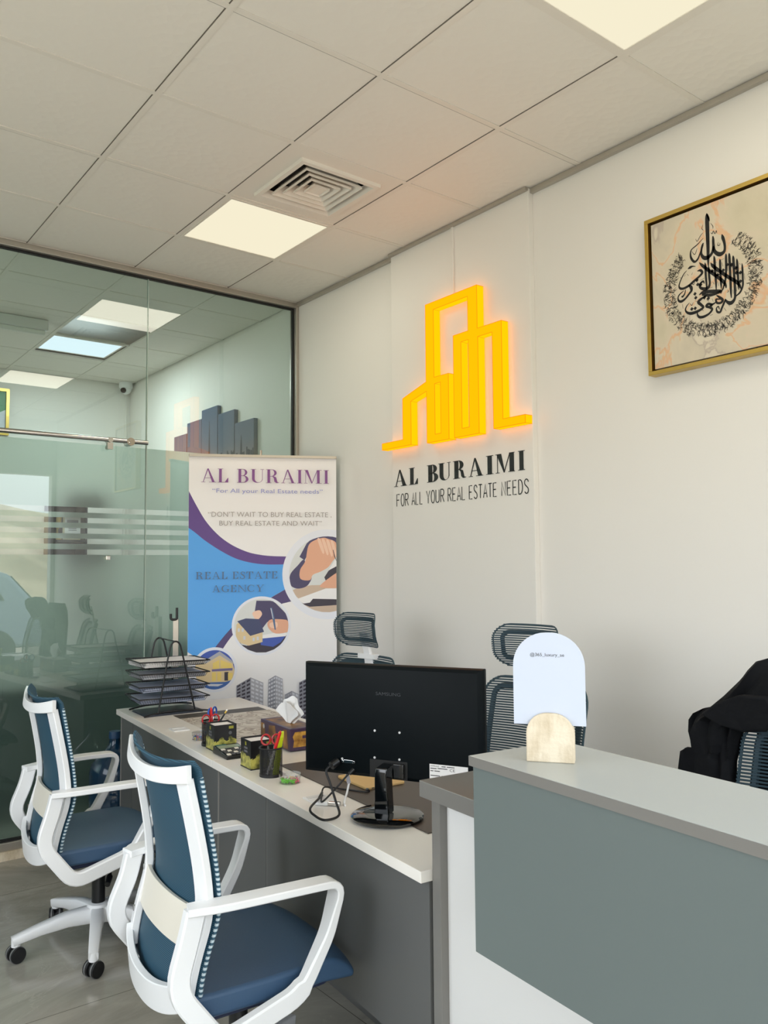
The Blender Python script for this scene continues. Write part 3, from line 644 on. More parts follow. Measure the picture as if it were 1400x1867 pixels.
rc = thing('reception_counter', 'grey and white reception counter with a raised shelf top in the foreground', 'counter', AB(-.001,0), RD)
N=-2.3
MB().box(.008,.40,N,.016,.924,.963).build('lower_shelf', M['recdark'], rc, bevel=.0015)
MB().box(.030,.40,-.037,-.004,0,.923).build('end_panel', M['recdark'], rc, bevel=.0015)
MB().box(.052,.066,N+.02,-.0375,.02,.9235).build('front_panel', M['whitep'], rc)
MB().box(.07,.40,N+.02,N+.05,0,.923).build('end_panel', M['recdark'], rc)
MB().box(-.114,.138,N,-.338,1.083,1.103).build('counter_top', M['rectop'], rc, bevel=.0012)
MB().box(-.1155,-.1141,N,-.338,1.0835,1.1025).build('edge_band', M['recdark'], rc)
MB().box(-.110,-.092,N+.002,-.345,.722,1.0825).build('counter_front', M['recgrey'], rc, bevel=.001)
MB().box(-.0915,.13,-.365,-.347,.963,1.0825).build('counter_end', M['recgrey'], rc)
MB().box(.112,.13,N+.002,-.366,.964,1.0825).build('counter_back', M['recgrey'], rc)
MB().box(-.0915,.05,N+.05,-.37,.90,.922).build('shelf_bracket', M['recgrey'], rc)

# ================================================================== VISITOR CHAIRS (white frame, blue mesh back)
def bez(pts,k=6): return catmull(pts,k)
def make_visitor(label):
    t = thing('visitor_chair', label, 'chair', (0,0,0), 0, 'white framed visitor chairs in front of the desks')
    ox=-.28
    # profile of the backrest (forward, up)
    prof=[(-.252,.40),(-.247,.46),(-.232,.53),(-.205,.63),(-.208,.72),(-.226,.83),(-.258,.985)]
    PR=catmull([(x,0,z) for x,z in prof],6)
    def px(z):
        for p,q in zip(PR,PR[1:]):
            if p.z<=z<=q.z: return p.x+(q.x-p.x)*(z-p.z)/(q.z-p.z)
        return PR[0].x if z<PR[0].z else PR[-1].x
    def curve(y): return .040*(abs(y)/.235)**2.2           # ends of the back wrap forward
    f=MB()
    for s in (1,-1):                                       # uprights
        zs=[.43+.535*i/22 for i in range(23)]
        P=[(px(z)+curve(.2)-.010, s*(.214-.010*abs(z-.68)/.3), z) for z in zs]
        f.band(P,[(.022,.052)]*len(P),(0.25,1*s,0),ch=.25)
    y_=[-.236+.472*i/26 for i in range(27)]; yb_=[-.224+.448*i/26 for i in range(27)]
    f.band([(-.276+curve(y), y, .956+.026*(abs(y)/.236)**2) for y in y_], [(.015,.036+.008*(abs(y)/.236)**2) for y in y_], (0.12,0,1),ch=.25)     # top rail
    f.band([(-.268+curve(y)*1.0, y, .406+.052*(abs(y)/.236)**2.2) for y in yb_], [(.020,.072-.014*(abs(y)/.224)**4) for y in yb_], (-.10,0,1),ch=.25)   # bottom rail
    f.build('back_frame', M['white'], t, smooth=True, ang=35)
    yl=[-.205+.41*i/20 for i in range(21)]
    MB().band([(-.222+curve(y)*.8, y, .590) for y in yl], (.012,.100), (.2,0,1),ch=.2).build('lumbar_panel', M['cream'], t, smooth=True, ang=35)
    for z in (.627,.518):
        for s in (1,-1):
            x=px(z)+curve(.2)-.010
            MB().cyl((x,s*.212,z),(x-.0135,s*.212,z),.0085,n=16).build('bolt', M['steel'], t, smooth=True, ang=30)
    def mesh_fn(u,v):
        y=-.236+.472*u; z=.405+.593*v
        x=px(min(z,.97))+curve(y)+.012
        if v>.95: x-= .020*((v-.95)/.05)**2
        zz=z+(.016*(abs(y)/.236)**2 if v>.5 else .03*(abs(y)/.236)**2.4)*abs(2*v-1)**2
        return (x,y,zz)
    MB().sheet(mesh_fn,24,30,.008).build('backrest_mesh', M['mesh'], t, smooth=True)
    for u_ in (0,1):
        MB().tube([Vector(mesh_fn(u_,j/30))+Vector((-.004,0,0)) for j in range(1,29)],.0052,6).build('mesh_piping', M['bead'], t, smooth=True)
    for s in (1,-1):                                       # arm loops
        P=[(-.240,s*.246,.664),(-.14,s*.272,.668),(.0,s*.290,.672),(.155,s*.290,.668),(.120,s*.290,.545),(.045,s*.288,.412),(-.168,s*.284,.350),(-.276,s*.262,.492),(-.236,s*.246,.60),(-.222,s*.246,.66)]
        Q=rounded(P,[0,.06,.05,.042,.03,.045,.045,.05,.05,.0],5)
        sec=[]
        for i,p in enumerate(Q):
            if i<len(Q)//2 and p.z>.60: sec.append((.019,.058 if p.x>-.2 else .050))
            elif p.x>.03 and p.z>.43: k=(p.z-.43)/.2; sec.append((.036-.016*k,.034+.020*k))
            else: sec.append((.050,.030))
        MB().band(Q,sec,(0,1,0),ch=.3).build('arm_loop', M['white'], t, smooth=True, ang=35)
    # seat
    def seat(u,v,top):
        y=-.248+.496*v; w=1-abs(2*v-1)**4*.10
        x=-.225+.478*u
        e=max(0,(u-.78)/.22); z=.462-.050*e*e-.012*(abs(2*v-1))**3-.012*(1-abs(2*v-1)**2)*math.sin(PI*min(u*1.1,1))
        x=-.225+(.478-.02*abs(2*v-1)**3)*u
        return (x,y*(.93+.07*math.sin(PI*(.15+.7*u))),z if top else .392-.012*e)
    sm_=MB(); nu,nv=18,18; A=[[seat(i/nu,j/nv,True) for i in range(nu+1)] for j in range(nv+1)]; B_=[[seat(i/nu,j/nv,False) for i in range(nu+1)] for j in range(nv+1)]
    W=nu+1; K=W*(nv+1); v=[p for r_ in A for p in r_]+[p for r_ in B_ for p in r_]; fc=[]
    for j in range(nv):
        for i in range(nu):
            q=(j*W+i,j*W+i+1,(j+1)*W+i+1,(j+1)*W+i); fc.append(q); fc.append(tuple(K+k for k in q[::-1]))
    for i in range(nu): fc.append((i+1,i,K+i,K+i+1)); fc.append((nv*W+i,nv*W+i+1,K+nv*W+i+1,K+nv*W+i))
    for j in range(nv): fc.append((j*W,(j+1)*W,K+(j+1)*W,K+j*W)); fc.append(((j+1)*W+nu,j*W+nu,K+j*W+nu,K+(j+1)*W+nu))
    sm_.add(v,fc); sm_.build('seat', M['seat'], t, smooth=True, bevel=.022, seg=4, ang=60)
    MB().prism(rrect(-.21,.20,-.21,.21,.06),.366,.391).build('seat_shell', M['navy'], t, smooth=True, bevel=.01)
    # mechanism, column, star base
    b=MB().box(-.06,.09,-.05,.05,.335,.366).cyl((.10,-.03,.34),(.10,.03,.34),.035,n=18).tube([(0,-.04,.345),(.01,-.12,.325),(-.01,-.19,.31)],.007).cyl((-.012,-.19,.309),(-.032,-.235,.298),.012,.010)
    b.build('tilt_mechanism', M['black'], t, smooth=True)
    c=MB().cyl((0,0,.15),(0,0,.31),.026,n=20).cyl((0,0,.31),(0,0,.34),.013,n=16); c.build('gas_column', M['black'], t, smooth=True)
    MB().lathe([(.030,.075),(.044,.085),(.046,.135),(.040,.152),(.026,.156)],24).build('base_hub', M['white'], t, smooth=True)
    for k in range(5):
        a=math.radians(36+72*k); c_,s_=math.cos(a),math.sin(a)
        def pt(r,z): return (r*c_,r*s_,z)
        lg=MB().band([pt(.03,.112),pt(.12,.113),pt(.22,.099),pt(.295,.083),pt(.318,.078)],[(.062,.050),(.052,.047),(.038,.042),(.032,.038),(.030,.036)],(-s_,c_,0),ch=.22)
        lg.cyl(pt(.305,.088),pt(.305,.058),.017,n=14)
        leg=lg.build('leg', M['white'], t, smooth=True, ang=50)
        cs=MB(); d=a+random.uniform(-.9,.9); u=Vector((-math.sin(d),math.cos(d),0)); ce=Vector(pt(.305,.030))
        for s in (1,-1):
            cs.cyl(ce+u*s*.006,ce+u*s*.026,.0285,n=24,mi=0); cs.cyl(ce+u*s*.0135,ce+u*s*.0185,.0306,n=24,mi=1)
        cs.cyl(ce-u*.006,ce+u*.006,.018,n=16,mi=0).cyl(ce+Vector((0,0,.01)),ce+Vector((0,0,.034)),.008,n=10,mi=0)
        cs.build('caster', [M['rubber'],M['greyrim']], leg, smooth=True, ang=30)
    return t
def chair_pos(x,y,th): return (x+.28*math.cos(th), y+.28*math.sin(th), 0)
vb = make_visitor('white framed chair with blue mesh back in the near foreground, arm towards the counter')
vb.location = chair_pos(-1.505,-.102,-.07); vb.rotation_euler=(0,0,-.07)
va = dup(vb, chair_pos(-1.465,1.165,-.058), -.058, 'white framed chair with blue mesh back further away, by the glass partition')

# ================================================================== MESH TASK CHAIRS BEHIND THE DESKS
def make_task(label):
    t = thing('task_chair', label, 'chair', (0,0,0), 0, 'high backed mesh chairs behind the desks')
    def strips(name, n, zc, hh, hw, rc, xf, mt, th=.0038):  # horizontal mesh strips filling a rounded rectangle
        m_=MB()
        for k in range(n):
            u=-1+2*(k+.5)/n; d=max(0,abs(u)*hh-(hh-rc)); w=hw-rc+math.sqrt(max(0,rc*rc-d*d))
            z=zc+u*hh
            m_.band([(xf(y,u),y,z) for y in [-w+2*w*i/12 for i in range(13)]], (.0030,th), (0,0,1))
        return m_.build(name, M[mt], t)
    def rim(name, zc, hh, hw, rc, xf, mt, r, grow=0):
        L=rrect(-hw-grow,hw+grow,-hh-grow,hh+grow,max(.01,rc+grow),6); P=[]
        for i,(y,z) in enumerate(L):                           # finer along the straight edges so the tube follows the curve
            y2,z2=L[(i+1)%len(L)]; n=max(1,int(math.hypot(y2-y,z2-z)/.03))
            for j in range(n):
                yy=y+(y2-y)*j/n; zz=z+(z2-z)*j/n; P.append((xf(yy,zz/hh)-.006,yy,zc+zz))
        return MB().tube(P,r,6,closed=True).build(name, M[mt], t, smooth=True)
    hx=lambda y,u: -.215+1.9*y*y+.026*(1-u*u)+.010*u
    strips('headrest', 20, 1.185, .082, .150, .055, hx, 'meshdark', .0050)
    rim('headrest_rim', 1.185, .080, .148, .053, hx, 'meshrim', .0028)
    rim('headrest_band', 1.185, .080, .148, .053, lambda y,u: hx(y,u)-.004, 'meshdark', .0085, -.030)
    bx=lambda y,u: -.215+.9*y*y+.03*math.cos(u*1.6+.4)-.03*max(0,u)
    strips('backrest', 62, .775, .285, .235, .075, bx, 'meshdark', .0056)
    rim('backrest_rim', .775, .283, .233, .073, bx, 'meshrim', .0042)
    rim('backrest_band', .775, .283, .233, .073, lambda y,u: bx(y,u)-.006, 'meshdark', .011, -.036)
    sp=MB().band([(-.255,0,.42),(-.275,0,.6),(-.262,0,.85),(-.250,0,1.03),(-.235,0,1.09),(-.215,0,1.17)],[(.03,.07),(.03,.06),(.025,.055),(.022,.06),(.016,.05),(.014,.07)],(0,1,0))
    sp.box(-.262,-.225,-.06,.06,1.045,1.068); sp.build('back_spine', M['white'], t, smooth=True)
    sq=MB(); P=rrect(-.22,.26,-.245,.245,.07)
    sq.prism(P,.43,.49); sq.build('seat', M['meshrim'], t, smooth=True, bevel=.02, seg=3)
    for s in (1,-1):
        MB().tube([(-.05,s*.20,.44),(-.05,s*.29,.46),(-.04,s*.30,.66)],.014).build('arm_post', M['white'], t, smooth=True)
        MB().prism(rrect(-.16,.10,s*.30-.04,s*.30+.04,.03),.66,.685).build('arm_pad', M['black'], t, smooth=True, bevel=.006)
    MB().cyl((0,0,.10),(0,0,.43),.028,n=18).build('gas_column', M['black'], t, smooth=True)
    for k in range(5):
        a=math.radians(20+72*k); c_,s_=math.cos(a),math.sin(a)
        lg=MB().band([(.03*c_,.03*s_,.11),(.31*c_,.31*s_,.075)],[(.05,.05),(.03,.035)],(-s_,c_,0)).build('leg', M['white'], t)
        MB().cyl((.30*c_-s_*.025,.30*s_+c_*.025,.03),(.30*c_+s_*.025,.30*s_-c_*.025,.03),.03,n=18).build('caster', M['rubber'], lg, smooth=True)
    return t
def task_at(px,py,th): return (px+.2*math.cos(th)*1.0, py+.2*math.sin(th), 0)
t1 = make_task('high backed mesh chair between the roll up banner and the monitor')
t1.location=(-.192,.967,0); t1.rotation_euler=(0,0,math.radians(184))
t2 = dup(t1, (-.217,-.157,0), math.radians(186), 'high backed mesh chair behind the arched white sign, right of the monitor')
t3 = dup(t1, (-.335,-1.228,0), math.radians(176), 'mesh chair with a black coat hung over it at the right edge')

for ch in t3.children:
    if ch.name.startswith('headrest'): ch.location.z=-.06       # this headrest is set lower

# black coat over the right chair
co=MB(); rows=[ # z, left a, right a, thickness, b offset
 (.60,.005,-.20,.05,0),(.74,.0,-.205,.06,0),(.86,-.03,-.212,.07,0),(.93,-.040,-.214,.075,0),(.948,-.062,-.216,.08,0),(.955,-.092,-.218,.085,0),(1.0,-.088,-.226,.10,0),(1.03,-.096,-.236,.105,0),(1.05,-.112,-.252,.105,0),(1.07,-.14,-.285,.105,0),(1.085,-.165,-.50,.11,0),(1.12,-.205,-.60,.115,0),(1.16,-.248,-.62,.12,0),(1.195,-.282,-.60,.115,0),(1.216,-.306,-.56,.09,0),(1.228,-.34,-.48,.05,0)]
L=[]; rnd=random.Random(3); b0=.895
for i,(z,l,r_,th,bo) in enumerate(rows):
    R=[]
    for k in range(36):
        a=2*PI*k/36; c_=math.cos(a); s_=math.sin(a); e=2/3.0
        cc=math.copysign(abs(c_)**e,c_); ss=math.copysign(abs(s_)**e,s_)
        fold=.010*math.sin(9*c_+z*14)+.007*math.sin(17*c_-z*23)
        aa=(l+r_)/2+(l-r_)/2*cc; bb=b0+.03+th*.55*ss+(fold if s_<0 else fold*.4)
        p=AB(aa,bb,z+.006*math.sin(7*c_+i)); R.append(p)
    L.append(R)
cp=AB(-.3,b0,.0)
L=[[(p[0]-cp[0],p[1]-cp[1],p[2]) for p in R] for R in L]
ct=thing('coat','black cloth coat draped over the mesh chair at the right edge','coat',cp)
co.loft(L).build('coat_body', M['coat'], ct, smooth=True, ang=80)
bk=MB(); Lb=[]
for z_,a0_,a1_ in ((.62,-.16,-.72),(.80,-.16,-.73),(1.0,-.17,-.70),(1.10,-.20,-.66),(1.17,-.26,-.62)):
    R=[]
    for k in range(24):
        u=k/23; aa=a0_+(a1_-a0_)*u; R.append((aa,b0+.20+.012*math.sin(u*19+z_*7),z_))
    R+= [(q[0],q[1]+.02,q[2]) for q in R[::-1]]
    Lb.append([tuple(Vector(AB(*q))-Vector(cp)) for q in R])
bk.loft(Lb).build('coat_back', M['coat'], ct, smooth=True, ang=70)
col=MB()                                                   # turned-over lapel lying across the front
fl=[(-.17,1.065),(-.23,1.105),(-.30,1.135),(-.38,1.14),(-.40,1.09),(-.36,1.045),(-.30,1.035),(-.24,1.045)]
P1=[AB(a_,b0-.060-.012*math.sin(i),z_) for i,(a_,z_) in enumerate(fl)]; P2=[AB(a_,b0-.030,z_) for a_,z_ in fl]
col.loft([[(p[0]-cp[0],p[1]-cp[1],p[2]) for p in Q] for Q in (P2,P1)]).build('lapel', M['coat'], ct, smooth=True, bevel=.008)

# ================================================================== THINGS ON THE DESKS (z = desk top)
ZD=.75
def Trs(x,y,z,rz=0): return Matrix.Translation((x,y,z)) @ Matrix.Rotation(rz,4,'Z')
# monitor seen from behind
MU=Vector((.269,-.522,0)).normalized(); MRZ=math.atan2(MU.y,MU.x)
mo = thing('monitor','black monitor seen from behind on a round gloss stand','monitor',(-.811,-.293,ZD+.0036),MRZ)
# local x runs to the right along the panel, -y towards the chairs
pm=MB(); hw,z0,z1=.293,.103,.438
prof=[(-.0,1),(-.012,.997),(-.022,.97)]
L=[]
for y,s in ((.012,.998),(.010,1),(-.004,1),(-.012,.985),(-.018,.94)):
    cx,cz=0,(z0+z1)/2; L.append([(hw*s*a,y,cz+(z1-z0)/2*(s if s>.99 else 1-(1-s)*1.2)*b) for a,b in ((-1,-1),(1,-1),(1,1),(-1,1))])
pm.loft(L); pm.build('back_cover', mat('monitor_black', C(7,13,16), .5,spec=.12), mo, smooth=True, bevel=.003, ang=25)
MB().box(-hw+.006,hw-.006,.0122,.0135,z0+.01,z1-.006).build('screen', M['blackgloss'], mo)
rec=MB().box(-.064,.058,-.0188,-.0182,.108,.160); rec.build('stand_recess', M['gasket'], mo)
nk=MB().loft([[(-.018,-.020,.155),(.018,-.020,.155),(.018,-.075,.150),(-.018,-.075,.150)],[(-.018,-.034,.135),(.016,-.034,.135),(.016,-.080,.13),(-.020,-.080,.13)],[(-.026,-.030,.02),(.020,-.030,.02),(.018,-.062,.012),(-.030,-.062,.012)]])
nk.box(.012,.05,-.03,-.019,.112,.155); nk.build('stand_neck', M['blackgloss'], mo, smooth=True, bevel=.003, ang=35)
bs=MB(); bs.lathe([(.098,0),(.104,.002),(.107,.008),(.100,.013),(.06,.0165),(.0,.018)],48,T=Trs(.0,-.035,0)); bs.build('stand_base', M['blackgloss'], mo, smooth=True, ang=50)
scr=MB()
for x,z in ((-.047,.244),(.034,.244),(-.048,.165),(.033,.166)): scr.cyl((x,-.0182,z),(x,-.0198,z),.0035,n=12)
scr.cyl((-.157,-.0182,.152),(-.157,-.0198,.152),.0035,n=12); scr.build('screw', mat('screw_grey',C(200,200,200),.4), mo, smooth=True)
MB().box(-.15,-.118,-.024,-.018,.141,.151).cyl((-.153,-.022,.146),(-.153,-.025,.146),.004,n=10).cyl((-.115,-.022,.146),(-.115,-.025,.146),.004,n=10).build('video_port', M['steel'], mo, bevel=.001)
lg=MB(); TM=Matrix(((1,0,0,0),(0,0,-1,-.0184),(0,1,0,0),(0,0,0,1)))
add_text(lg,'SAMSUNG',-.043,.349,.081,.010,T=TM,z=.0004); lg.build('maker_lettering', mat('dark_lettering', C(52,56,60), .3), mo, flipfix=False)
lb=MB().box(.128,.245,-.0192,-.0186,.118,.163); 
lb_o=lb.build('rating_label', [M['paper']], mo)
tx=MB(); TL=TM
add_text(tx,'SAMSUNG',.131,.156,.026,.004,T=TM,z=.0012); add_text(tx,'CE',.19,.146,.016,.008,T=TM,z=.0012)
for x0_,x1_,zz in ((.165,.178,.157),(.181,.205,.157),(.131,.15,.150),(.153,.183,.151),(.131,.14,.143),(.143,.16,.143),(.131,.16,.130),(.165,.2,.130)): tx.poly([(x0_,zz,.0012),(x1_,zz,.0012),(x1_,zz+.0022,.0012),(x0_,zz+.0022,.0012)],0,TM)
tx.build('label_print', M['letterblack'], mo, flipfix=False)
# power plug + cables as their own things
def wpt(x,y,z): p=Matrix.Rotation(MRZ,3,'Z')@Vector((x,y,0)); return Vector((-.811+p.x,-.293+p.y,ZD+z))
gp=Vector(AB(.690,.088,ZD+.004))
def cable(name,label,pts,r,m,plug=None):
    o0=Vector((pts[-1][0],pts[-1][1],ZD)); t=thing(name,label,'cable',o0)
    P=[Vector(p)-o0 for p in catmull(pts,8)]
    MB().tube(P,r,8).build('cord', m, t, smooth=True)
    if plug:
        for (p,q,r0,mm) in plug: MB().cyl(Vector(p)-o0,Vector(q)-o0,r0,n=14).build('plug', mm, t, smooth=True)
cable('power_cable','thick black cable looping from the monitor down to the desk grommet',[wpt(-.180,-.030,.140),wpt(-.192,-.055,.125),wpt(-.175,-.062,.09),wpt(-.150,-.075,.045),wpt(-.128,-.095,.012),wpt(-.150,-.135,.006),wpt(-.19,-.125,.010),wpt(-.222,-.10,.022),gp+Vector((.012,0,.006)),gp],.0036,M['cable'],
      [(wpt(-.172,-.0205,.147),wpt(-.182,-.042,.137),.0125,M['black'])])
cable('video_cable','thin black cable running from the monitor port into the desk grommet',[wpt(-.122,-.024,.124),wpt(-.137,-.040,.105),wpt(-.165,-.055,.07),wpt(-.20,-.07,.035),gp+Vector((.02,.01,.014)),gp+Vector((.004,.006,0))],.0028,M['cable'],
      [(wpt(-.117,-.0205,.128),wpt(-.126,-.032,.116),.006,M['black'])])
cable('charging_cable','black cable lying over the brown desk pad from the tan tablet',[Vector(AB(.672,.262,ZD+.006)),Vector(AB(.662,.245,ZD+.007)),Vector(AB(.70,.225,ZD+.006)),Vector(AB(.74,.20,ZD+.006)),Vector(AB(.735,.15,ZD+.02)),Vector(AB(.72,.12,ZD+.024)),gp+Vector((.006,-.004,.002))],.0026,M['cable'],
      [(AB(.681,.262,ZD+.007),AB(.664,.256,ZD+.007),.006,M['black'])])
ucp=[Vector(AB(.640,.170,ZD+.050)),Vector(AB(.632,.158,ZD+.025)),Vector(AB(.60,.13,ZD+.006)),Vector(AB(.574,.118,ZD+.004))]
cable('usb_cable','white cable with a grey plug standing up beside the monitor base',ucp,.0034,M['white'],[(ucp[0],ucp[0]+Vector((-.004,.004,.026)),.0065,mat('grey_plug',C(176,176,186),.35)),(ucp[0]+Vector((-.004,.004,.026)),ucp[0]+Vector((-.006,.006,.036)),.0045,M['steel'])])
st=thing('usb_stick','silver and white connector block lying by the desk grommet','connector',AB(.610,.088,ZD),RD+2.35)
MB().box(-.030,.008,-.008,.008,.002,.012).build('metal_half', M['steel'], st, bevel=.001); MB().box(.008,.050,-.009,.009,.001,.013).build('white_half', M['white'], st, bevel=.002)
def grommet(a,b,label):
    g=thing('cable_grommet',label,'cable grommet',AB(a,b,ZD),RD,'white cable grommets in the desk tops')
    MB().prism(rrect(-.038,.038,-.042,.042,.006),0,.004).build('cover_plate', M['white'], g, bevel=.001)
    MB().box(-.03,.03,.012,.030,.0041,.006).build('flap', M['whitep'], g); return g
grommet(.690,.088,'white square cable grommet in the desk beside the monitor cables')
g2=grommet(2.062,.094,'white square cable grommet near the front edge, left of the far pencil cup')

# brown desk pad and tan tablet
tag(MB().prism([(0,0),(.47,0),(.47,.95),(0,.95)],0,.003).build('desk_pad', M['darkbrown'], loc=AB(.22,.178,ZD+.0002), rz=RD, bevel=.001),'large dark brown desk pad under the monitor and tissue box','desk pad')
tb=thing('tablet','tan flat tablet on the brown desk pad behind the monitor','tablet',AB(.685,.262,ZD+.0035),RD)
MB().prism(rrect(0,.155,0,.20,.012),0,.008).build('tablet_body', M['tan'], tb, bevel=.002)
MB().box(.02,.03,-.0006,.0,.003,.006).build('port', M['black'], tb)

# printed site plan sheet at the far end of the desk
sp=thing('site_plan','large printed site map with a dark title strip lying on the far desk','map',AB(1.66,.185,ZD+.0004),RD)
mp_=mat('map_print',C(206,200,188),.5)
t_,n_,l_,p_=nodes(mp_); tc=n_.new('ShaderNodeTexCoord'); nz=n_.new('ShaderNodeTexNoise'); nz.inputs['Scale'].default_value=4.2; nz.inputs['Detail'].default_value=3
l_.new(tc.outputs['Object'],nz.inputs['Vector']); mu=n_.new('ShaderNodeMath'); mu.operation='MULTIPLY'; mu.inputs[1].default_value=13
fr_=n_.new('ShaderNodeMath'); fr_.operation='FRACT'; l_.new(nz.outputs['Fac'],mu.inputs[0]); l_.new(mu.outputs[0],fr_.inputs[0])
r=n_.new('ShaderNodeValToRGB'); e=r.color_ramp.elements; e[0].position=.0; e[0].color=C(216,210,200); e[1].position=1; e[1].color=C(206,198,186)
for pos,c_ in ((.40,C(210,204,192)),(.46,C(150,140,124)),(.58,C(176,166,150)),(.62,C(222,216,206)),(.72,C(196,180,168)),(.80,C(150,138,128))): k=e.new(pos); k.color=c_
l_.new(fr_.outputs[0],r.inputs[0]); l_.new(r.outputs[0],p_.inputs['Base Color'])
MB().box(0,.47,0,.66,0,.0008).build('map_sheet', mp_, sp); MB().box(0,.46,.66,.77,0,.0009).build('title_strip', mat('map_title',C(80,76,72),.5), sp)

# letter trays
tr=thing('letter_tray','black wire letter tray with four tiers on the far desk corner','letter tray',AB(2.60,.205,ZD),RD)
# local x = along b, y = along a ; footprint -.17...17 by -.14...14
for y in (-.135,.135):
    w=MB(); A_=[(-.085,y,.012),(-.07,y,.10),(-.035,y,.30),(-.02,y,.352),(.0,y,.366),(.022,y,.352),(.037,y,.30),(.085,y,.10),(.105,y,.012)]
    w.tube(catmull(A_,5),.0046,8); w.tube(catmull([(-.16,y-.02,.005),(-.085,y,.013),(.0,y,.017),(.105,y,.013),(.18,y-.01,.005)],5),.0046,8); w.build('wire_arch', M['blackwire'], tr, smooth=True)
MB().tube([(.0,-.135,.366),(.0,.135,.366)],.0035,8).build('top_bar', M['blackwire'], tr, smooth=True)
MESHB=mat('black_wire_mesh',C(24,26,30),.5)
for k,z in enumerate((.055,.115,.178,.238)):
    w=MB(); x0,x1,y0,y1=-.178,.178,-.128,.128; h_=.030
    P=[(x0,y0,z+h_),(x1+.012,y0+.01,z+h_-.008),(x1+.012,y1-.01,z+h_-.008),(x0,y1,z+h_)]
    w.tube(P,.0036,6,closed=True)
    w.add([(x0+.02,y0+.02,z),(x1-.01,y0+.02,z),(x1-.01,y1-.02,z),(x0+.02,y1-.02,z)],[(0,1,2,3)])
    for (a,b) in (((x0,y0),(x0+.02,y0+.02)),((x0,y1),(x0+.02,y1-.02))): pass
    for i in range(30):                                    # wire mesh floor and sloping sides
        u=i/29; x=x0+.02+(x1-x0-.03)*u
        w.tube([(x0+(x1-x0)*u,y0,z+h_-.004),(x,y0+.02,z)],.0008,4); w.tube([(x0+(x1-x0)*u,y1,z+h_-.004),(x,y1-.02,z)],.0008,4)
    for i in range(5):
        t_=i/4; w.tube([(x0+.02*t_,y0+.02*t_,z+h_*(1-t_)),(x1-.01*t_,y0+.02*t_,z+h_*(1-t_)-.004*(1-t_))],.0008,4)
        w.tube([(x0+.02*t_,y0+.02*t_,z+h_*(1-t_)),(x0+.02*t_,y1-.02*t_,z+h_*(1-t_))],.0008,4)
    w.build('tray', MESHB, tr)
def papers(a,b,z,n,seed,label,rz=0,w=.325,d=.222,col=None):
    rnd=random.Random(seed); t=MB()
    for k in range(n):
        q=Trs(rnd.uniform(-.006,.006),rnd.uniform(-.005,.005),k*.0024,rnd.uniform(-.03,.03)); t.box(-w/2,w/2,-d/2,d/2,.0002,.0018,0,q)
    o=t.build('paper_stack', col or M['paper'], loc=AB(a,b,z), rz=RD+rz); tag(o,label,'papers','paper stacks in the letter tray'); return o
GP=mat('grey_paper',C(206,207,213),.7); BP=mat('blue_paper',C(186,194,214),.7)
for k,(z,lab,c_,n) in enumerate(((.056,'stack of grey papers in the lowest tier of the letter tray',BP,10),(.116,'stack of bluish papers in the second tier from the bottom of the tray',BP,10),(.179,'stack of grey papers in the second tier from the top of the tray',GP,9),(.239,'stack of loose white papers in the top tier of the letter tray',M['paper'],10))):
    papers(2.60,.21,ZD+z+.001,n,k,lab,rz=(-.05,.04,.03,.10)[k],col=c_)
o=papers(2.57,.20,ZD+.0005,4,9,'flat dark magazine pile under the letter tray',rz=.05,w=.30,d=.22,col=mat('dark_cover',C(60,66,78),.4)); o.name='magazine_pile'; o['category']='magazines'; del o['group']

# note cube boxes
nb_side=mat('note_box_print',C(20,20,22),.35)
t_,n_,l_,p_=nodes(nb_side); tc=n_.new('ShaderNodeTexCoord'); sx=n_.new('ShaderNodeSeparateXYZ'); l_.new(tc.outputs['Object'],sx.inputs[0])
nz=n_.new('ShaderNodeTexNoise'); nz.inputs['Scale'].default_value=38; nz.inputs['Detail'].default_value=3; l_.new(tc.outputs['Object'],nz.inputs['Vector'])
ad=n_.new('ShaderNodeMath'); ad.operation='MULTIPLY_ADD'; ad.inputs[1].default_value=.055; l_.new(nz.outputs['Fac'],ad.inputs[0]); l_.new(sx.outputs['Z'],ad.inputs[2])
lt_=n_.new('ShaderNodeMath'); lt_.operation='LESS_THAN'; lt_.inputs[1].default_value=.076; l_.new(ad.outputs[0],lt_.inputs[0])
r=n_.new('ShaderNodeValToRGB'); e=r.color_ramp.elements; e[0].position=.35; e[0].color=C(78,80,30); e[1].position=.65; e[1].color=C(196,190,96); l_.new(nz.outputs['Fac'],r.inputs[0])
mx=n_.new('ShaderNodeMix'); mx.data_type='RGBA'; l_.new(lt_.outputs[0],mx.inputs['Factor']); mx.inputs['A'].default_value=C(20,20,23); l_.new(r.outputs[0],mx.inputs['B']); l_.new(mx.outputs['Result'],p_.inputs['Base Color'])
OL=mat('olive_print',C(150,148,50),.4); GT=mat('grey_print',C(120,120,124),.4)
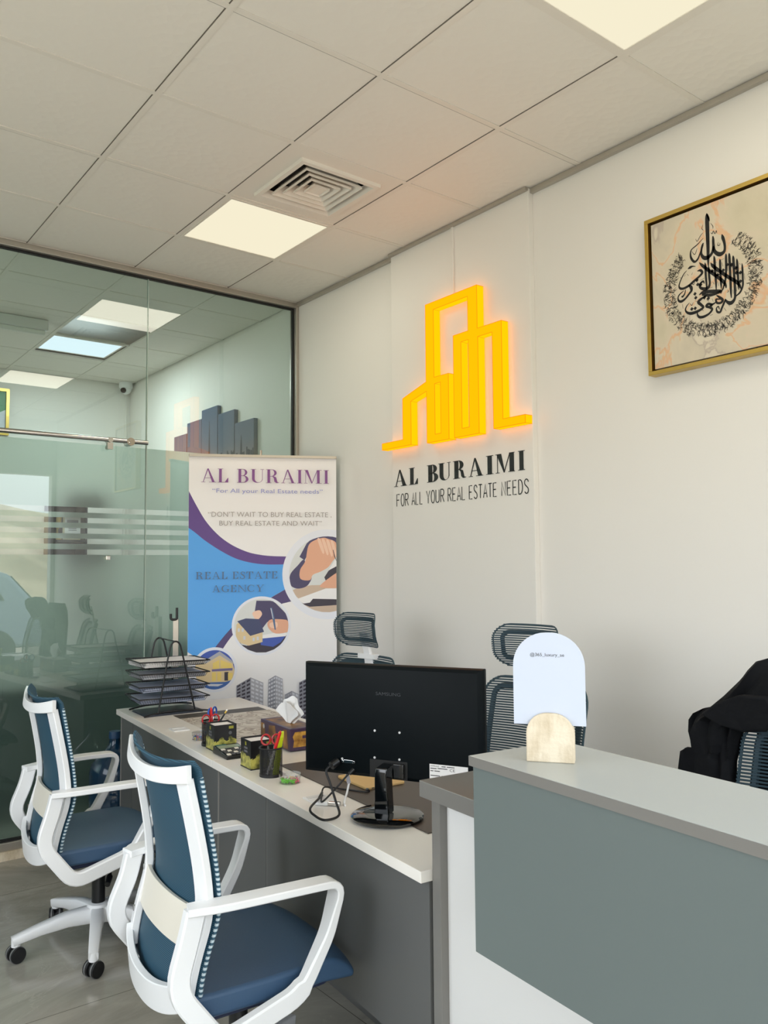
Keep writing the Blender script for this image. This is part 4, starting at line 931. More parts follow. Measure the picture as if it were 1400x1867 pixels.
def note_box(a,b,label):
    t=thing('note_box',label,'note box',AB(a,b,ZD),RD,'black printed note cube boxes')
    s=.047; h=.104
    bx_=MB()
    for x0,x1,y0,y1 in ((-s,s,-s,-s+.002),(-s,s,s-.002,s),(-s,-s+.002,-s+.002,s-.002),(s-.002,s,-s+.002,s-.002)): bx_.box(x0,x1,y0,y1,0,h)
    bx_.box(-s+.002,s-.002,-s+.002,s-.002,0,.003); bx_.build('box_body', nb_side, t)
    MB().box(-s-.001,s+.001,-s-.001,s+.001,0,.004).build('box_foot', M['black'], t)
    pp=MB().box(-s+.004,s-.004,-s+.004,s-.004,.0045,.098); pp.build('note_paper', M['paper'], t)
    pr=MB(); TF=Matrix(((1,0,0,0),(0,0,-1,-s-.0004),(0,1,0,0),(0,0,0,1))); TS=Matrix(((0,0,-1,-s-.0004),(-1,0,0,0),(0,1,0,0),(0,0,0,1)))
    pr.poly([(.014,.086,0),(.034,.086,0),(.034,.097,0),(.014,.097,0)],0,TF); pr.poly([(-.006,.083,0),(.006,.083,0),(.006,.096,0),(-.006,.096,0)],0,TS)
    for zz in (.070,.058):
        for i in range(4): pr.poly([(-.013+.0075*i,zz,0),(-.0075+.0075*i,zz,0),(-.0075+.0075*i,zz+.008,0),(-.013+.0075*i,zz+.008,0)],1,TS)
    pr.lathe([(.007,0),(.005,0)],18,1,TF@Matrix.Translation((.020,.070,0)))
    pr.build('box_print', [OL,GT], t, flipfix=False); return t
note_box(1.572,.105,'black and yellow note cube box behind the calculator, farther of the two')
note_box(1.209,.106,'black and yellow note cube box right behind the mesh cup with the highlighter')

def wire_mesh_mat():
    m=bpy.data.materials.new('fine_wire_mesh'); m.use_nodes=True; t=m.node_tree; n=t.nodes; n.clear(); l=t.links
    o=n.new('ShaderNodeOutputMaterial'); a=n.new('ShaderNodeBsdfTransparent'); d=n.new('ShaderNodeBsdfPrincipled'); d.inputs['Base Color'].default_value=C(16,17,20); d.inputs['Roughness'].default_value=.4
    x=n.new('ShaderNodeMixShader'); tc=n.new('ShaderNodeTexCoord'); se=n.new('ShaderNodeSeparateXYZ'); l.new(tc.outputs['Object'],se.inputs[0])
    at=n.new('ShaderNodeMath'); at.operation='ARCTAN2'; l.new(se.outputs['X'],at.inputs[0]); l.new(se.outputs['Y'],at.inputs[1])
    def wave(src,k):
        m1=n.new('ShaderNodeMath'); m1.operation='MULTIPLY'; m1.inputs[1].default_value=k; l.new(src,m1.inputs[0]); s1=n.new('ShaderNodeMath'); s1.operation='SINE'; l.new(m1.outputs[0],s1.inputs[0]); return s1.outputs[0]
    mx=n.new('ShaderNodeMath'); mx.operation='MINIMUM'; l.new(wave(at.outputs[0],60),mx.inputs[0]); l.new(wave(se.outputs['Z'],1700),mx.inputs[1])
    g=n.new('ShaderNodeMath'); g.operation='LESS_THAN'; g.inputs[1].default_value=-.08; l.new(mx.outputs[0],g.inputs[0])
    l.new(g.outputs[0],x.inputs[0]); l.new(a.outputs[0],x.inputs[1]); l.new(d.outputs[0],x.inputs[2]); l.new(x.outputs[0],o.inputs[0]); m.diffuse_color=(.05,.05,.06,1); return m
WM=wire_mesh_mat()
def pen_cup(a,b,label):
    t=thing('pencil_cup',label,'pencil cup',AB(a,b,ZD),RD,'black wire mesh pencil cups')
    w=MB(); n=40
    for r in (.0400,): w.loft([[(r*math.cos(2*PI*i/n),r*math.sin(2*PI*i/n),z) for i in range(n)] for z in (.004,.098)],caps=False)
    w.build('mesh_wall', WM, t, smooth=True)
    MB().tube([(.0405*math.cos(2*PI*i/n),.0405*math.sin(2*PI*i/n),.0985) for i in range(n)],.0028,8,closed=True).build('rim', M['blackwire'], t, smooth=True)
    MB().lathe([(.0,0),(.041,0),(.0412,.010),(.0395,.011),(.039,.003),(.0,.003)],n).build('cup_base', M['blackwire'], t, smooth=True, ang=30)
    return t
c1=(1.664,.098); c2=(1.055,.090)
pen_cup(c1[0],c1[1],'black mesh pencil cup behind the far note cube box')
pen_cup(c2[0],c2[1],'black mesh pencil cup with a yellow highlighter in front of the near note cube box')
# red = x along b (to the right and away), y along a
def stick(name,label,cat,cup,foot,top,parts,group=None):
    a,b=cup; o=Vector(AB(a,b,ZD)); R=Matrix.Rotation(RD,3,'Z'); f=Vector((foot[0],foot[1],.0045)); tp=Vector(top); d=(tp-f)
    t=thing(name,label,cat,o+R@f,RD,group)
    for (nm,u0,u1,r0,r1,m_) in parts: MB().cyl(d*u0,d*u1,r0,r1,n=14).build(nm,m_,t,smooth=True,ang=35)
    return t
stick('pen','white pen with a red cap leaning in the near mesh cup','pen',c2,(-.012,.006,0),(.022,-.032,.158),[('barrel',0,.66,.0042,.0046,M['white']),('cap',.60,.97,.0058,.0054,M['red']),('cap_tip',.97,1.0,.0040,.003,M['red'])])
stick('pen','red marker standing upright in the far mesh cup','pen',c1,(.004,-.004,0),(-.004,.000,.155),[('barrel',0,.6,.005,.005,M['white']),('cap',.58,.94,.0068,.0064,M['red']),('cap_tip',.94,1.0,.0064,.003,M['red'])])
stick('pencil','black pencil with a brass ferrule leaning in the far mesh cup','pencil',c1,(-.02,.010,0),(.066,-.010,.142),[('shaft',0,.90,.0036,.0036,M['pencil']),('ferrule',.88,.955,.0041,.0041,M['brass']),('eraser',.955,1,.0036,.0032,M['paper'])])
# highlighter: flat body
a,b=c2; hv=thing('highlighter','bright yellow flat highlighter standing in the near mesh cup','highlighter',AB(a-.012,b+.012,ZD+.004),RD)
hb=MB().loft([[(-.011+.02*k+x,y,z) for x,y in rrect(0,.022,-.005,.005,.004,3)] for k,z in ((0,0),(.55,.075),(.8,.112),(1.0,.128))]); hb.build('body',M['hilite'],hv,smooth=True,ang=50)
MB().loft([[(.0085+x,y,.124+x*.25) for x,y in rrect(0,.022,-.0052,.0052,.004,3)],[(.011+x,y,.146+x*.1) for x,y in rrect(0,.021,-.005,.005,.004,3)]]).build('cap',mat('highlighter_cap',C(226,240,60),.4),hv,smooth=True,ang=50)
def scissors(cup,label,off,rz,z,m):
    a,b=cup; o=Vector(AB(a,b,ZD+.004)); t=thing('scissors',label,'scissors',o+Vector(off),RD+rz,'scissors in the pencil cups')
    for s in (1,-1):
        P=[(s*.019+.0155*math.cos(2*PI*i/24),0,z+.018*math.sin(2*PI*i/24)) for i in range(24)]
        MB().tube(P,.0036,8,closed=True).build('finger_loop',m,t,smooth=True)
        MB().loft([[(s*.010,-.0012+.0012*s,z-.014),(s*.017,-.0012+.0012*s,z-.012),(s*.017,.0012+.0012*s,z-.012),(s*.010,.0012+.0012*s,z-.014)],[(-s*.002,-.0012+.0012*s,.045),(s*.006,-.0012+.0012*s,.045),(s*.006,.0012+.0012*s,.045),(-s*.002,.0012+.0012*s,.045)],[(-s*.003,-.0006+.0012*s,.0),(-s*.001,-.0006+.0012*s,.0),(-s*.001,.0006+.0012*s,.0),(-s*.003,.0006+.0012*s,.0)]]).build('blade',M['steel'],t)
REDT=mat('clear_red',C(176,44,48),.25)
scissors(c2,'red handled scissors in the near mesh cup',(.004,.006,0),-.5,.120,REDT)
scissors(c1,'red and black handled scissors in the far mesh cup',(-.010,-.012,0),-.2,.105,REDT)
scissors(c1,'small blue handled scissors in the far mesh cup',(.010,.014,0),.7,.128,M['bluep'])
# pin and clip boxes
def pin_box(a,b,label,seed):
    t=thing('pin_box',label,'pin box',AB(a,b,ZD),RD,'round clear boxes of pins'); n=36; r=.037
    MB().lathe([(.0,0),(r,0),(r,.026),(r-.0015,.026),(r-.0015,.0015),(.0,.0015)],n).build('box_body',M['clearplastic'],t,smooth=True,ang=30)
    MB().lathe([(r+.0012,.018),(r+.0012,.031),(.0,.031),(.0,.030),(r,.030),(r,.018)],n).build('lid',M['clearplastic'],t,smooth=True,ang=30)
    return t
PC=[mat('pin_'+k,C(*c_),.4) for k,c_ in (('green',(120,220,60)),('pink',(240,110,140)),('blue',(60,130,210)),('yellow',(240,226,90)),('white',(236,236,240)))]
def pins(a,b,seed,n,label,w):
    rnd=random.Random(seed); p=MB()
    for k in range(n):
        an=rnd.uniform(0,2*PI); rr=.031*math.sqrt(rnd.random()); x,y,z=rr*math.cos(an),rr*math.sin(an),.004+.010*rnd.random()
        q=Trs(x,y,z,rnd.uniform(0,6.3))@Matrix.Rotation(rnd.uniform(0,3),4,'X'); m_=w(an,rnd)
        p.lathe([(.0024,-.004),(.0012,-.001),(.0012,.002),(.0022,.004)],8,m_,q)
    o=p.build('pins',PC,loc=AB(a,b,ZD),rz=RD,smooth=True); tag(o,label,'pins',kind='stuff')
pin_box(.932,.104,'round clear box of coloured pins beside the near mesh cup',1)
pins(.932,.104,1,150,'loose bright coloured push pins inside the near clear box',lambda an,r: (0 if math.cos(an+2.6)>.2 else (1 if math.sin(an)<-.1 else r.choice((2,4,3,1)))))
pin_box(1.800,.100,'round clear box of coloured flags beside the far mesh cup',2)
pins(1.800,.100,2,60,'loose red, yellow and blue pins inside the far clear box',lambda an,r: r.choice((1,2,3,2)))
# calculator
ck=thing('calculator','black desk calculator lying tilted in front of the far note cube box','calculator',AB(1.365,.047,ZD),RD)
cb=MB().loft([[(.0,.0,.0),(.105,.0,.0),(.105,.148,.0),(.0,.148,.0)],[(.0,.0,.012),(.105,.0,.012),(.105,.148,.030),(.0,.148,.030)]]); cb.build('case',M['black'],ck,bevel=.003)
TC=Matrix.Rotation(math.atan2(.018,.148),4,'X'); TC=Matrix.Translation((0,0,.0128))@TC
for r_ in range(4):
    for c_ in range(5):
        MB().box(.008+.0185*c_,.008+.0185*c_+.0155,.010+.020*r_,.010+.020*r_+.0155,.0,.004,0,TC).build('key',[M['white'],mat('key_grey',C(150,150,146),.4)][(r_+c_)%2] if 0 else mat('key_dark',C(70,70,70),.4) if (c_+r_)%3 else M['cream'],ck,bevel=.001)
MB().box(.008,.097,.096,.128,.0,.0015,0,TC).build('display',mat('lcd',C(150,164,140),.2),ck); MB().box(.008,.05,.132,.143,.0,.0012,0,TC).build('solar_strip',mat('solar',C(50,110,110),.2),ck)
# tissue box
tx_=thing('tissue_box','dark purple and gold tissue box beside the monitor','tissue box',AB(1.345,.305,ZD+.0036),RD-.0)
PUR=mat('tissue_box_purple',C(58,36,66),.35); GLD,_a,_b,_c=mix_noise(mat('tissue_box_gold',C(190,140,50),.35,.2),C(120,74,26),C(214,164,70),40,5,.3,.7); BRN,_a,_b,_c=mix_noise(mat('tissue_box_brown',C(120,80,40),.4),C(70,40,24),C(172,124,60),14,4,.35,.7)
MB().box(0,.12,0,.285,0,.088).build('carton',PUR,tx_,bevel=.002)
pn=MB(); pn.poly([(.014,-.0004,.014),(.108,-.0004,.014),(.108,-.0004,.024),(.108,-.0004,.074),(.022,-.0004,.074),(.012,-.0004,.056),(.018,-.0004,.04)],0)
pn.poly([(-.0004,.015,.006),(-.0004,.06,.006),(-.0004,.065,.08),(-.0004,.03,.08)][::-1],1); pn.poly([(-.0004,.12,.006),(-.0004,.205,.02),(-.0004,.20,.074),(-.0004,.14,.08)][::-1],1); pn.poly([(-.0004,.235,.01),(-.0004,.28,.01),(-.0004,.28,.075),(-.0004,.245,.075)][::-1],1)
pn.poly([(.012,.02,.0884),(.108,.02,.0884),(.108,.26,.0884),(.012,.26,.0884)],1)
pn.poly([(.055,-.0007,.046),(.085,-.0007,.046),(.085,-.0007,.058),(.055,-.0007,.058)],2)
pn.lathe([(.010,0),(.006,0)],20,3,Matrix(((0,0,-1,-.0006),(1,0,0,.252),(0,1,0,.062),(0,0,0,1)))@Matrix.Scale(.8,4,(1,0,0)))
pn.build('carton_print',[GLD,BRN,PUR,M['paper']],tx_,flipfix=False)
q=MB()
def tis2(u,v,k=1):
    # a pulled tissue: a rounded fan that rises from the slit
    an=math.radians(-62+124*u); R=.020+.092*v
    y=R*math.sin(an)*(.45+.55*v**.6); z=.0885+R*math.cos(an)*.95-.022*(1-v)+.003*math.sin(u*25)*v
    return (.060+k*(.004+.008*v*v)+.009*math.sin(u*10+v*2+k)*v, .118+y, max(z,.0887))
q.sheet(tis2,40,16,.0012); q.sheet(lambda u,v:(lambda p:(p[0],.118+(p[1]-.118)*.9+.01,.0887+(p[2]-.0887)*.84))(tis2(u,v,-1)),40,16,.0012)
o=q.build('tissue',M['tissue'],loc=AB(1.345,.305,ZD+.0036),rz=RD,smooth=True); tag(o,'white tissue sticking up out of the purple tissue box','tissue')

# ================================================================== ON THE RECEPTION COUNTER
qs=Vector((-1.132,-1.128,1.103)); QR=math.radians(-53.6)
qb=thing('sign_stand','small arched travertine block on the counter holding the white sign','sign stand',qs,QR)
def archloop(x0,x1,z0,z1,r=None):
    r=(x1-x0)/2 if r is None else r
    return [(x0,z0),(x1,z0)]+[( (x1-r)+r*math.cos(math.radians(90*i/10)), z1-r+r*math.sin(math.radians(90*i/10))) for i in range(11)]+[((x0+r)+r*math.cos(math.radians(90+90*i/10)), z1-r+r*math.sin(math.radians(90+90*i/10))) for i in range(11)]
TQ=Matrix(((1,0,0,0),(0,0,-1,0),(0,1,0,0),(0,0,0,1)))
b=MB(); b.prism(archloop(0,.092,0,.094,.040),-.0105,.0,0,TQ); b.prism(archloop(0,.092,0,.094,.040),-.030,-.0145,0,TQ); b.prism(archloop(.001,.091,0,.068,.030),-.0145,-.0105,0,TQ)
b.build('stone_block',M['stone'],qb,bevel=.002)
pl=thing('counter_sign','white arched acrylic sign standing in the travertine block on the counter','sign',qs+Vector((0,0,.0682)),QR)
MB().prism(archloop(-.0245,.1145,.0015,.181,.0655),-.0138,-.0112,0,TQ).build('acrylic_plate',M['acrylic'],pl,bevel=.0004)
tt=MB(); add_text(tt,'@365_luxury_ae',.0095,.1345,.066,.0066,0,TQ@Matrix.Translation((0,0,-.0109)),thin=0); tt.build('sign_lettering',M['letterblack'],pl,flipfix=False)

# ================================================================== ROLL UP BANNER
BL=Vector((-.311,2.259,0)); BRZ=math.radians(-26.35); BWD=.847; K=1.031; BW=BWD*K
bn_=thing('roll_up_banner','tall roll up banner printed with a real estate agency advert, standing behind the far desk','banner',BL,BRZ)
TB=Matrix(((K,0,0,0),(0,0,-K,0),(0,-K,0,2.15),(0,0,0,1)))             # print space: x across, y downwards, z out of the sheet
BM=[M['sheetwhite'],mat('print_blue',C(84,168,244),.45),mat('print_purple',C(96,66,140),.45),mat('print_plum',C(80,66,116),.45),mat('print_ring',C(236,240,250),.45),mat('print_mauve',C(132,78,146),.45),
    mat('print_lilac',C(142,148,210),.45),mat('print_grey',C(140,132,128),.45),mat('print_slate',C(84,112,150),.45),mat('print_skin',C(232,176,146),.45),mat('print_suit',C(72,66,104),.45),mat('print_pale',C(222,226,226),.45),
    mat('print_wood',C(206,184,164),.45),mat('print_roof',C(64,72,110),.45),mat('print_beige',C(226,204,160),.45),mat('print_night',C(66,92,180),.45),mat('print_glow',C(240,214,120),.45),mat('print_dark',C(58,52,66),.45),
    mat('print_tower',C(176,178,188),.45),mat('print_towerdark',C(146,148,160),.45),mat('print_window',C(214,217,226),.45),mat('print_crimson',C(132,62,60),.45),mat('print_skin2',C(246,206,182),.45),mat('print_plumlight',C(120,112,160),.45),mat('print_pool',C(60,104,176),.45)]
# the blue fades a little lighter towards the top right in the print itself
bs_=MB()
g=mat('print_tower2',C(196,198,206),.45)
bs_.box(0,BW,-.0006,.0004,.115,2.15)
lay=[0]
def P_(pts,mi,z=None):
    lay[0]+=1; zz=.0006+.00006*lay[0] if z is None else z
    bs_.poly([(x,y,zz) for x,y in pts],mi,TB)
def sw(L,k=6): return [(p.x,p.y) for p in catmull([(x,y,0) for x,y in L],k)]
pu=sw([(.0005,.203),(.045,.288),(.097,.375),(.166,.453),(.243,.51),(.33,.55),(.408,.568),(.478,.575),(.575,.578)])
plw=sw([(.56,.623),(.443,.623),(.356,.613),(.269,.589),(.183,.545),(.097,.488),(.038,.44),(.0005,.412)])
P_(pu+plw,2)
P_(plw[::-1]+[(.60,.66),(.60,.74),(.549,.767)]+sw([(.549,.767),(.479,.806),(.409,.850),(.288,.935),(.245,.98),(.151,1.092),(.09,1.15)])+[(.06,1.13),(.04,1.138),(.0005,1.112)],1)
P_([(.479,.806),(.549,.767),(.60,.74),(.62,.82),(.593,.835),(.531,.849),(.45,.90),(.40,.86)],3)
P_(sw([(.151,1.092),(.20,1.03),(.245,.98),(.30,.925)])+[(.33,.96)]+sw([(.30,.968),(.261,1.010),(.225,1.055),(.185,1.115)]),3)
def disc(cx,cy,r,mi,a0=0,a1=360,clip=None):
    L=arc(cx,cy,r,r,a0,a1,60)
    if clip: L=[(min(x,clip),y) for x,y in L]
    P_(L,mi)
CL=BWD-.0005
disc(.793,.682,.262,4,clip=CL); disc(.793,.682,.222,11,clip=CL)
disc(.412,.974,.168,4); disc(.412,.974,.154,11)
disc(.151,1.215,.126,4); disc(.151,1.215,.110,15)
def clipc(L,cx,cy,r):                                                 # keep print inside its round window
    out=[]
    for x,y in L:
        d=math.hypot(x-cx,y-cy)
        if d>r: x=cx+(x-cx)*r/d; y=cy+(y-cy)*r/d
        out.append((min(x,CL),y))
    return out
def dense(L,k=5):
    out=[]
    for i in range(len(L)):
        a=L[i]; b=L[(i+1)%len(L)]
        for j in range(k): out.append((a[0]+(b[0]-a[0])*j/k,a[1]+(b[1]-a[1])*j/k))
    return out
def pic(L,mi,c,sm_=False):
    L=[(p.x,p.y) for p in catmull([(x,y,0) for x,y in L],4,True)] if sm_ else dense(L)
    P_(clipc(L,*c),mi)
c1_=(.793,.682,.2215)
pic([(.70,.45),(.86,.44),(.86,.60),(.80,.56),(.72,.49),(.66,.60),(.63,.58)],10,c1_); 
pic([(.575,.78),(.63,.755),(.70,.745),(.86,.745),(.86,.93),(.6,.93)],12,c1_)
pic([(.584,.835),(.784,.765),(.86,.765),(.86,.845),(.708,.850),(.628,.852)],0,c1_)
pic([(.60,.858),(.690,.846),(.708,.824),(.86,.829),(.86,.862),(.646,.872)],17,c1_)
pic([(.571,.719),(.58,.675),(.619,.631),(.655,.596),(.672,.64),(.70,.694),(.69,.729),(.664,.755),(.619,.764),(.584,.75)],10,c1_,True)
pic([(.682,.516),(.718,.484),(.767,.469),(.799,.476),(.844,.498),(.852,.57),(.825,.605),(.798,.641),(.753,.667),(.708,.685),(.69,.716),(.636,.708),(.634,.655),(.664,.605)],9,c1_,True)
for k in range(4): pic([(.735+.026*k,.480+.004*k),(.752+.026*k,.478+.005*k),(.775+.025*k,.545+.008*k),(.765+.025*k,.560+.008*k)],22,c1_,True)
pic([(.775,.70),(.80,.662),(.86,.62),(.86,.70),(.79,.735)],17,c1_); pic([(.80,.66),(.86,.56),(.86,.63)],0,c1_)
pic([(.748,.752),(.798,.708),(.86,.675),(.86,.755),(.789,.762)],9,c1_,True); 
P_([(.826,.54),(.829,.54),(.838,.575),(.846,.60),(.846,.606),(.834,.58)],17)
c2_=(.412,.974,.1535)
pic([(.383,.83),(.479,.832),(.549,.903),(.575,.955),(.479,.937),(.444,.954),(.418,.988),(.396,.935),(.374,.891)],10,c2_)
pic([(.27,.86),(.33,.84),(.372,.89),(.35,.93),(.30,.93)],7 if 0 else 11,c2_); pic([(.36,.90),(.40,.885),(.415,.91),(.385,.94)],22,c2_,True)
pic([(.26,1.07),(.33,1.085),(.42,1.06),(.56,1.03),(.56,1.14),(.26,1.14)],17,c2_)
pic([(.405,1.044),(.549,1.035),(.523,1.069),(.479,1.095),(.409,1.083)],15,c2_); pic([(.40,1.03),(.52,1.01),(.56,1.02),(.55,1.036),(.42,1.046)],0,c2_)
pic([(.267,1.028),(.271,.963),(.297,.942),(.349,1.021),(.418,1.005),(.418,1.066),(.34,1.085),(.27,1.06)],14,c2_)
pic([(.275,.945),(.323,.93),(.396,.935),(.427,1.008),(.349,1.030)],13,c2_)
for x,y in ((.278,.985),(.300,.985),(.31,1.03),(.385,1.035),(.362,1.04)): pic([(x,y),(x+.012,y),(x+.012,y+.02),(x,y+.02)],20,c2_)
pic([(.448,.954),(.479,.937),(.575,.95),(.575,1.005),(.496,1.02),(.453,.989)],9,c2_,True); pic([(.46,.96),(.50,.955),(.50,.985),(.465,.985)],22,c2_,True)
P_([(.461,.871),(.472,.871),(.488,.937),(.494,.998),(.487,.998),(.475,.937)],8); P_([(.463,.875),(.468,.875),(.480,.935),(.476,.935)],20)
c3_=(.151,1.215,.1095)
pic([(.04,1.19),(.06,1.165),(.10,1.165),(.144,1.154),(.178,1.12),(.248,1.170),(.262,1.225),(.255,1.285),(.04,1.285)],14,c3_)
pic([(.09,1.165),(.178,1.112),(.256,1.172),(.256,1.186),(.178,1.135),(.10,1.180)],18,c3_)
pic([(.14,1.178),(.176,1.160),(.176,1.208),(.14,1.213)],16,c3_); pic([(.182,1.160),(.245,1.185),(.245,1.21),(.182,1.206)],16,c3_)
pic([(.135,1.212),(.25,1.208),(.25,1.222),(.135,1.224)],23,c3_)
for x in (.136,.165,.205): pic([(x,1.23),(x+.022,1.229),(x+.022,1.278),(x,1.278)],(21,16,17)[int(x*100)%3],c3_)
pic([(.225,1.235),(.25,1.235),(.25,1.275),(.225,1.275)],16,c3_)
pic([(.05,1.286),(.25,1.284),(.24,1.35),(.06,1.35)],24,c3_); pic([(.10,1.292),(.20,1.296),(.17,1.308),(.12,1.305)],20,c3_)
# grey towers along the bottom
def tower(front,side,cols,rows,dark,ms,mf,mw):
    for q,m_,w_ in ((side,ms,dark),(front,mf,mw)):
        P_(q,m_)
        (x0,y0),(x1,y1),(x2,y2),(x3,y3)=q
        for i in range(cols):
            for j in range(rows):
                u0=(i+.15)/cols; u1=(i+.85)/cols; v0=(j+.25)/rows; v1=(j+.75)/rows
                f_=lambda u,v:((x0+(x1-x0)*u)*(1-v)+(x3+(x2-x3)*u)*v,(y0+(y1-y0)*u)*(1-v)+(y3+(y2-y3)*u)*v)
                if w_ is not None: P_([f_(u0,v0),f_(u1,v0),f_(u1,v1),f_(u0,v1)],w_)
tower([(.352,1.264),(.423,1.296),(.423,1.56),(.352,1.54)],[(.272,1.308),(.352,1.264),(.352,1.54),(.272,1.52)],3,12,17,19,18,20)
tower([(.492,1.257),(.532,1.277),(.536,1.62),(.492,1.62)],[(.452,1.280),(.492,1.257),(.492,1.62),(.448,1.62)],3,16,20,19,18,20)
tower([(.584,1.347),(.642,1.375),(.642,1.6),(.584,1.6)],[(.545,1.367),(.584,1.347),(.584,1.6),(.545,1.6)],3,10,18,19,18,20)
tower([(.668,1.280),(.70,1.292),(.70,1.6),(.668,1.6)],[(.626,1.300),(.668,1.280),(.668,1.6),(.626,1.6)],2,14,17,19,18,20)
tower([(.76,1.30),(.83,1.33),(.83,1.6),(.76,1.6)],[(.72,1.32),(.76,1.30),(.76,1.6),(.72,1.6)],3,12,20,19,18,20)
# lettering
def serif_line(body,x0,x1,ybase,cap,mi,T=.17,h=.03,sp=.07):
    gl,w=serif_text(body,T,h,sp); sx=(x1-x0)/w; lay[0]+=1; zz=.0006+.00006*lay[0]
    for ch,x,g_,_w in gl:
        for p in g_: bs_.poly([(x0+(x+a_)*sx, ybase-b_*cap, zz) for a_,b_ in p],mi,TB)
def sans_line(body,x0,x1,ybase,cap,mi,thin=0):
    lay[0]+=1; T2=TB@Matrix(((1,0,0,0),(0,-1,0,0),(0,0,-1,0),(0,0,0,1)))
    v,f,w=text_geom(body,thin); sx=(x1-x0)/w; sy=cap/.727; zz=.0006+.00006*lay[0]
    bs_.add([(x0+p[0]*sx, ybase-p[1]*sy, zz) for p in v], f, mi, TB)
serif_line('AL BURAIMI',.069,.800,.153,.079,5,.16,.028,.10)
sans_line('\u201cFor All your Real Estate needs\u201d',.132,.763,.212,.025,6)
sans_line('\u201cDON\u2019T WAIT TO BUY REAL ESTATE ,',.109,.815,.350,.030,7,-.010)
sans_line('BUY REAL ESTATE AND WAIT\u201d',.172,.758,.400,.029,7,-.010)
serif_line('REAL ESTATE',.044,.503,.704,.041,8,.15,.05,.12)
serif_line('AGENCY',.135,.426,.778,.039,8,.15,.05,.12)
bs_.build('banner_sheet',BM,bn_,flipfix=False)
MB().prism(rrect(-.002,BW+.002,-.012,.010,.006,3),2.147,2.162).build('top_rail',M['alu'],bn_)
MB().prism(rrect(-.012,BW+.012,-.045,.06,.03,5),0,.085).box(0,BW,-.012,.012,.085,.116).build('base_cassette',M['alu'],bn_,bevel=.004)
MB().cyl((BW*.48,.03,.08),(BW*.48,.03,2.195),.008,n=14).build('support_pole',M['alu'],bn_,smooth=True)
for x in (.12,.72): MB().box(x-.02,x+.02,-.10,.12,-.0,.006).build('foot',M['alu'],bn_)

# leaning board edge with a black hook just left of the banner
hs=thing('folded_stand','narrow white upright stand with a black hook just left of the banner','stand',(-.385,2.27,0),-.46)
MB().box(-.010,.022,-.015,.015,.0,1.20).build('upright',M['alu'],hs,bevel=.003)
MB().band(rounded([(.012,-.02,1.262),(.012,-.02,1.195),(-.022,-.02,1.195),(-.022,-.02,1.228)],.012,4),(.014,.02),(0,1,0)).build('hook',M['black'],hs,bevel=.002)
MB().box(-.04,.05,-.06,.06,0,.012).build('foot_plate',M['alu'],hs)

# water bottle on the floor between the far desk and the glass
wb=thing('water_bottle','large blue water cooler bottle on the floor past the end of the far desk','water bottle',(-.742,2.222,.0),0)
BG=mat('bottle_blue',C(16,52,78),.12,trans=.3,alpha=1)
pr=[(.0,.12),(.115,.12),(.128,.135),(.130,.20),(.124,.215),(.130,.23),(.130,.31),(.124,.325),(.130,.34),(.130,.40),(.120,.44),(.085,.485),(.045,.52),(.030,.545),(.028,.575)]
MB().lathe(pr,36).build('bottle_body',BG,wb,smooth=True,ang=50)
MB().lathe([(.0,.5755),(.031,.5755),(.032,.59),(.030,.612),(.0,.614)],24).build('cap',mat('cap_blue',C(28,60,92),.4),wb,smooth=True,ang=40)
MB().lathe([(.0,0),(.12,0),(.13,.02),(.13,.08),(.118,.119),(.0,.119)],28).build('bottle_stand',M['deskgrey'],wb,smooth=True,ang=40)

# ================================================================== ROOM BEHIND THE GLASS
dusk=mat('dusk_print',C(70,92,116),.6,spec=.2)
t_,n_,l_,p_=nodes(dusk); tc=n_.new('ShaderNodeTexCoord'); sx=n_.new('ShaderNodeSeparateXYZ'); l_.new(tc.outputs['Object'],sx.inputs[0])
r=n_.new('ShaderNodeValToRGB'); e=r.color_ramp.elements; mr=n_.new('ShaderNodeMapRange'); mr.inputs['From Min'].default_value=2.05; mr.inputs['From Max'].default_value=2.74; l_.new(sx.outputs['Z'],mr.inputs[0]); l_.new(mr.outputs[0],r.inputs[0])
e[0].position=0; e[0].color=C(176,132,110); e[1].position=1; e[1].color=C(62,92,122); k=e.new(.28); k.color=C(160,142,136); k=e.new(.55); k.color=C(110,118,134)
l_.new(r.outputs[0],p_.inputs['Base Color'])
SIL=mat('skyline_silhouette',C(44,48,58),.5)
tops=[2.60,2.68,2.745,2.67,2.56]; ys=[(4.06,4.31),(3.782,4.05),(3.50,3.776),(3.222,3.488),(2.92,3.21)]
ords=['leftmost dusk city canvas panel on the wall behind the glass','second dusk city canvas panel from the left behind the glass','tallest dusk city canvas panel in the middle, behind the glass','dusk city canvas panel just right of the tallest one, behind the glass','rightmost dusk city canvas panel on the wall behind the glass']
rnd=random.Random(5)
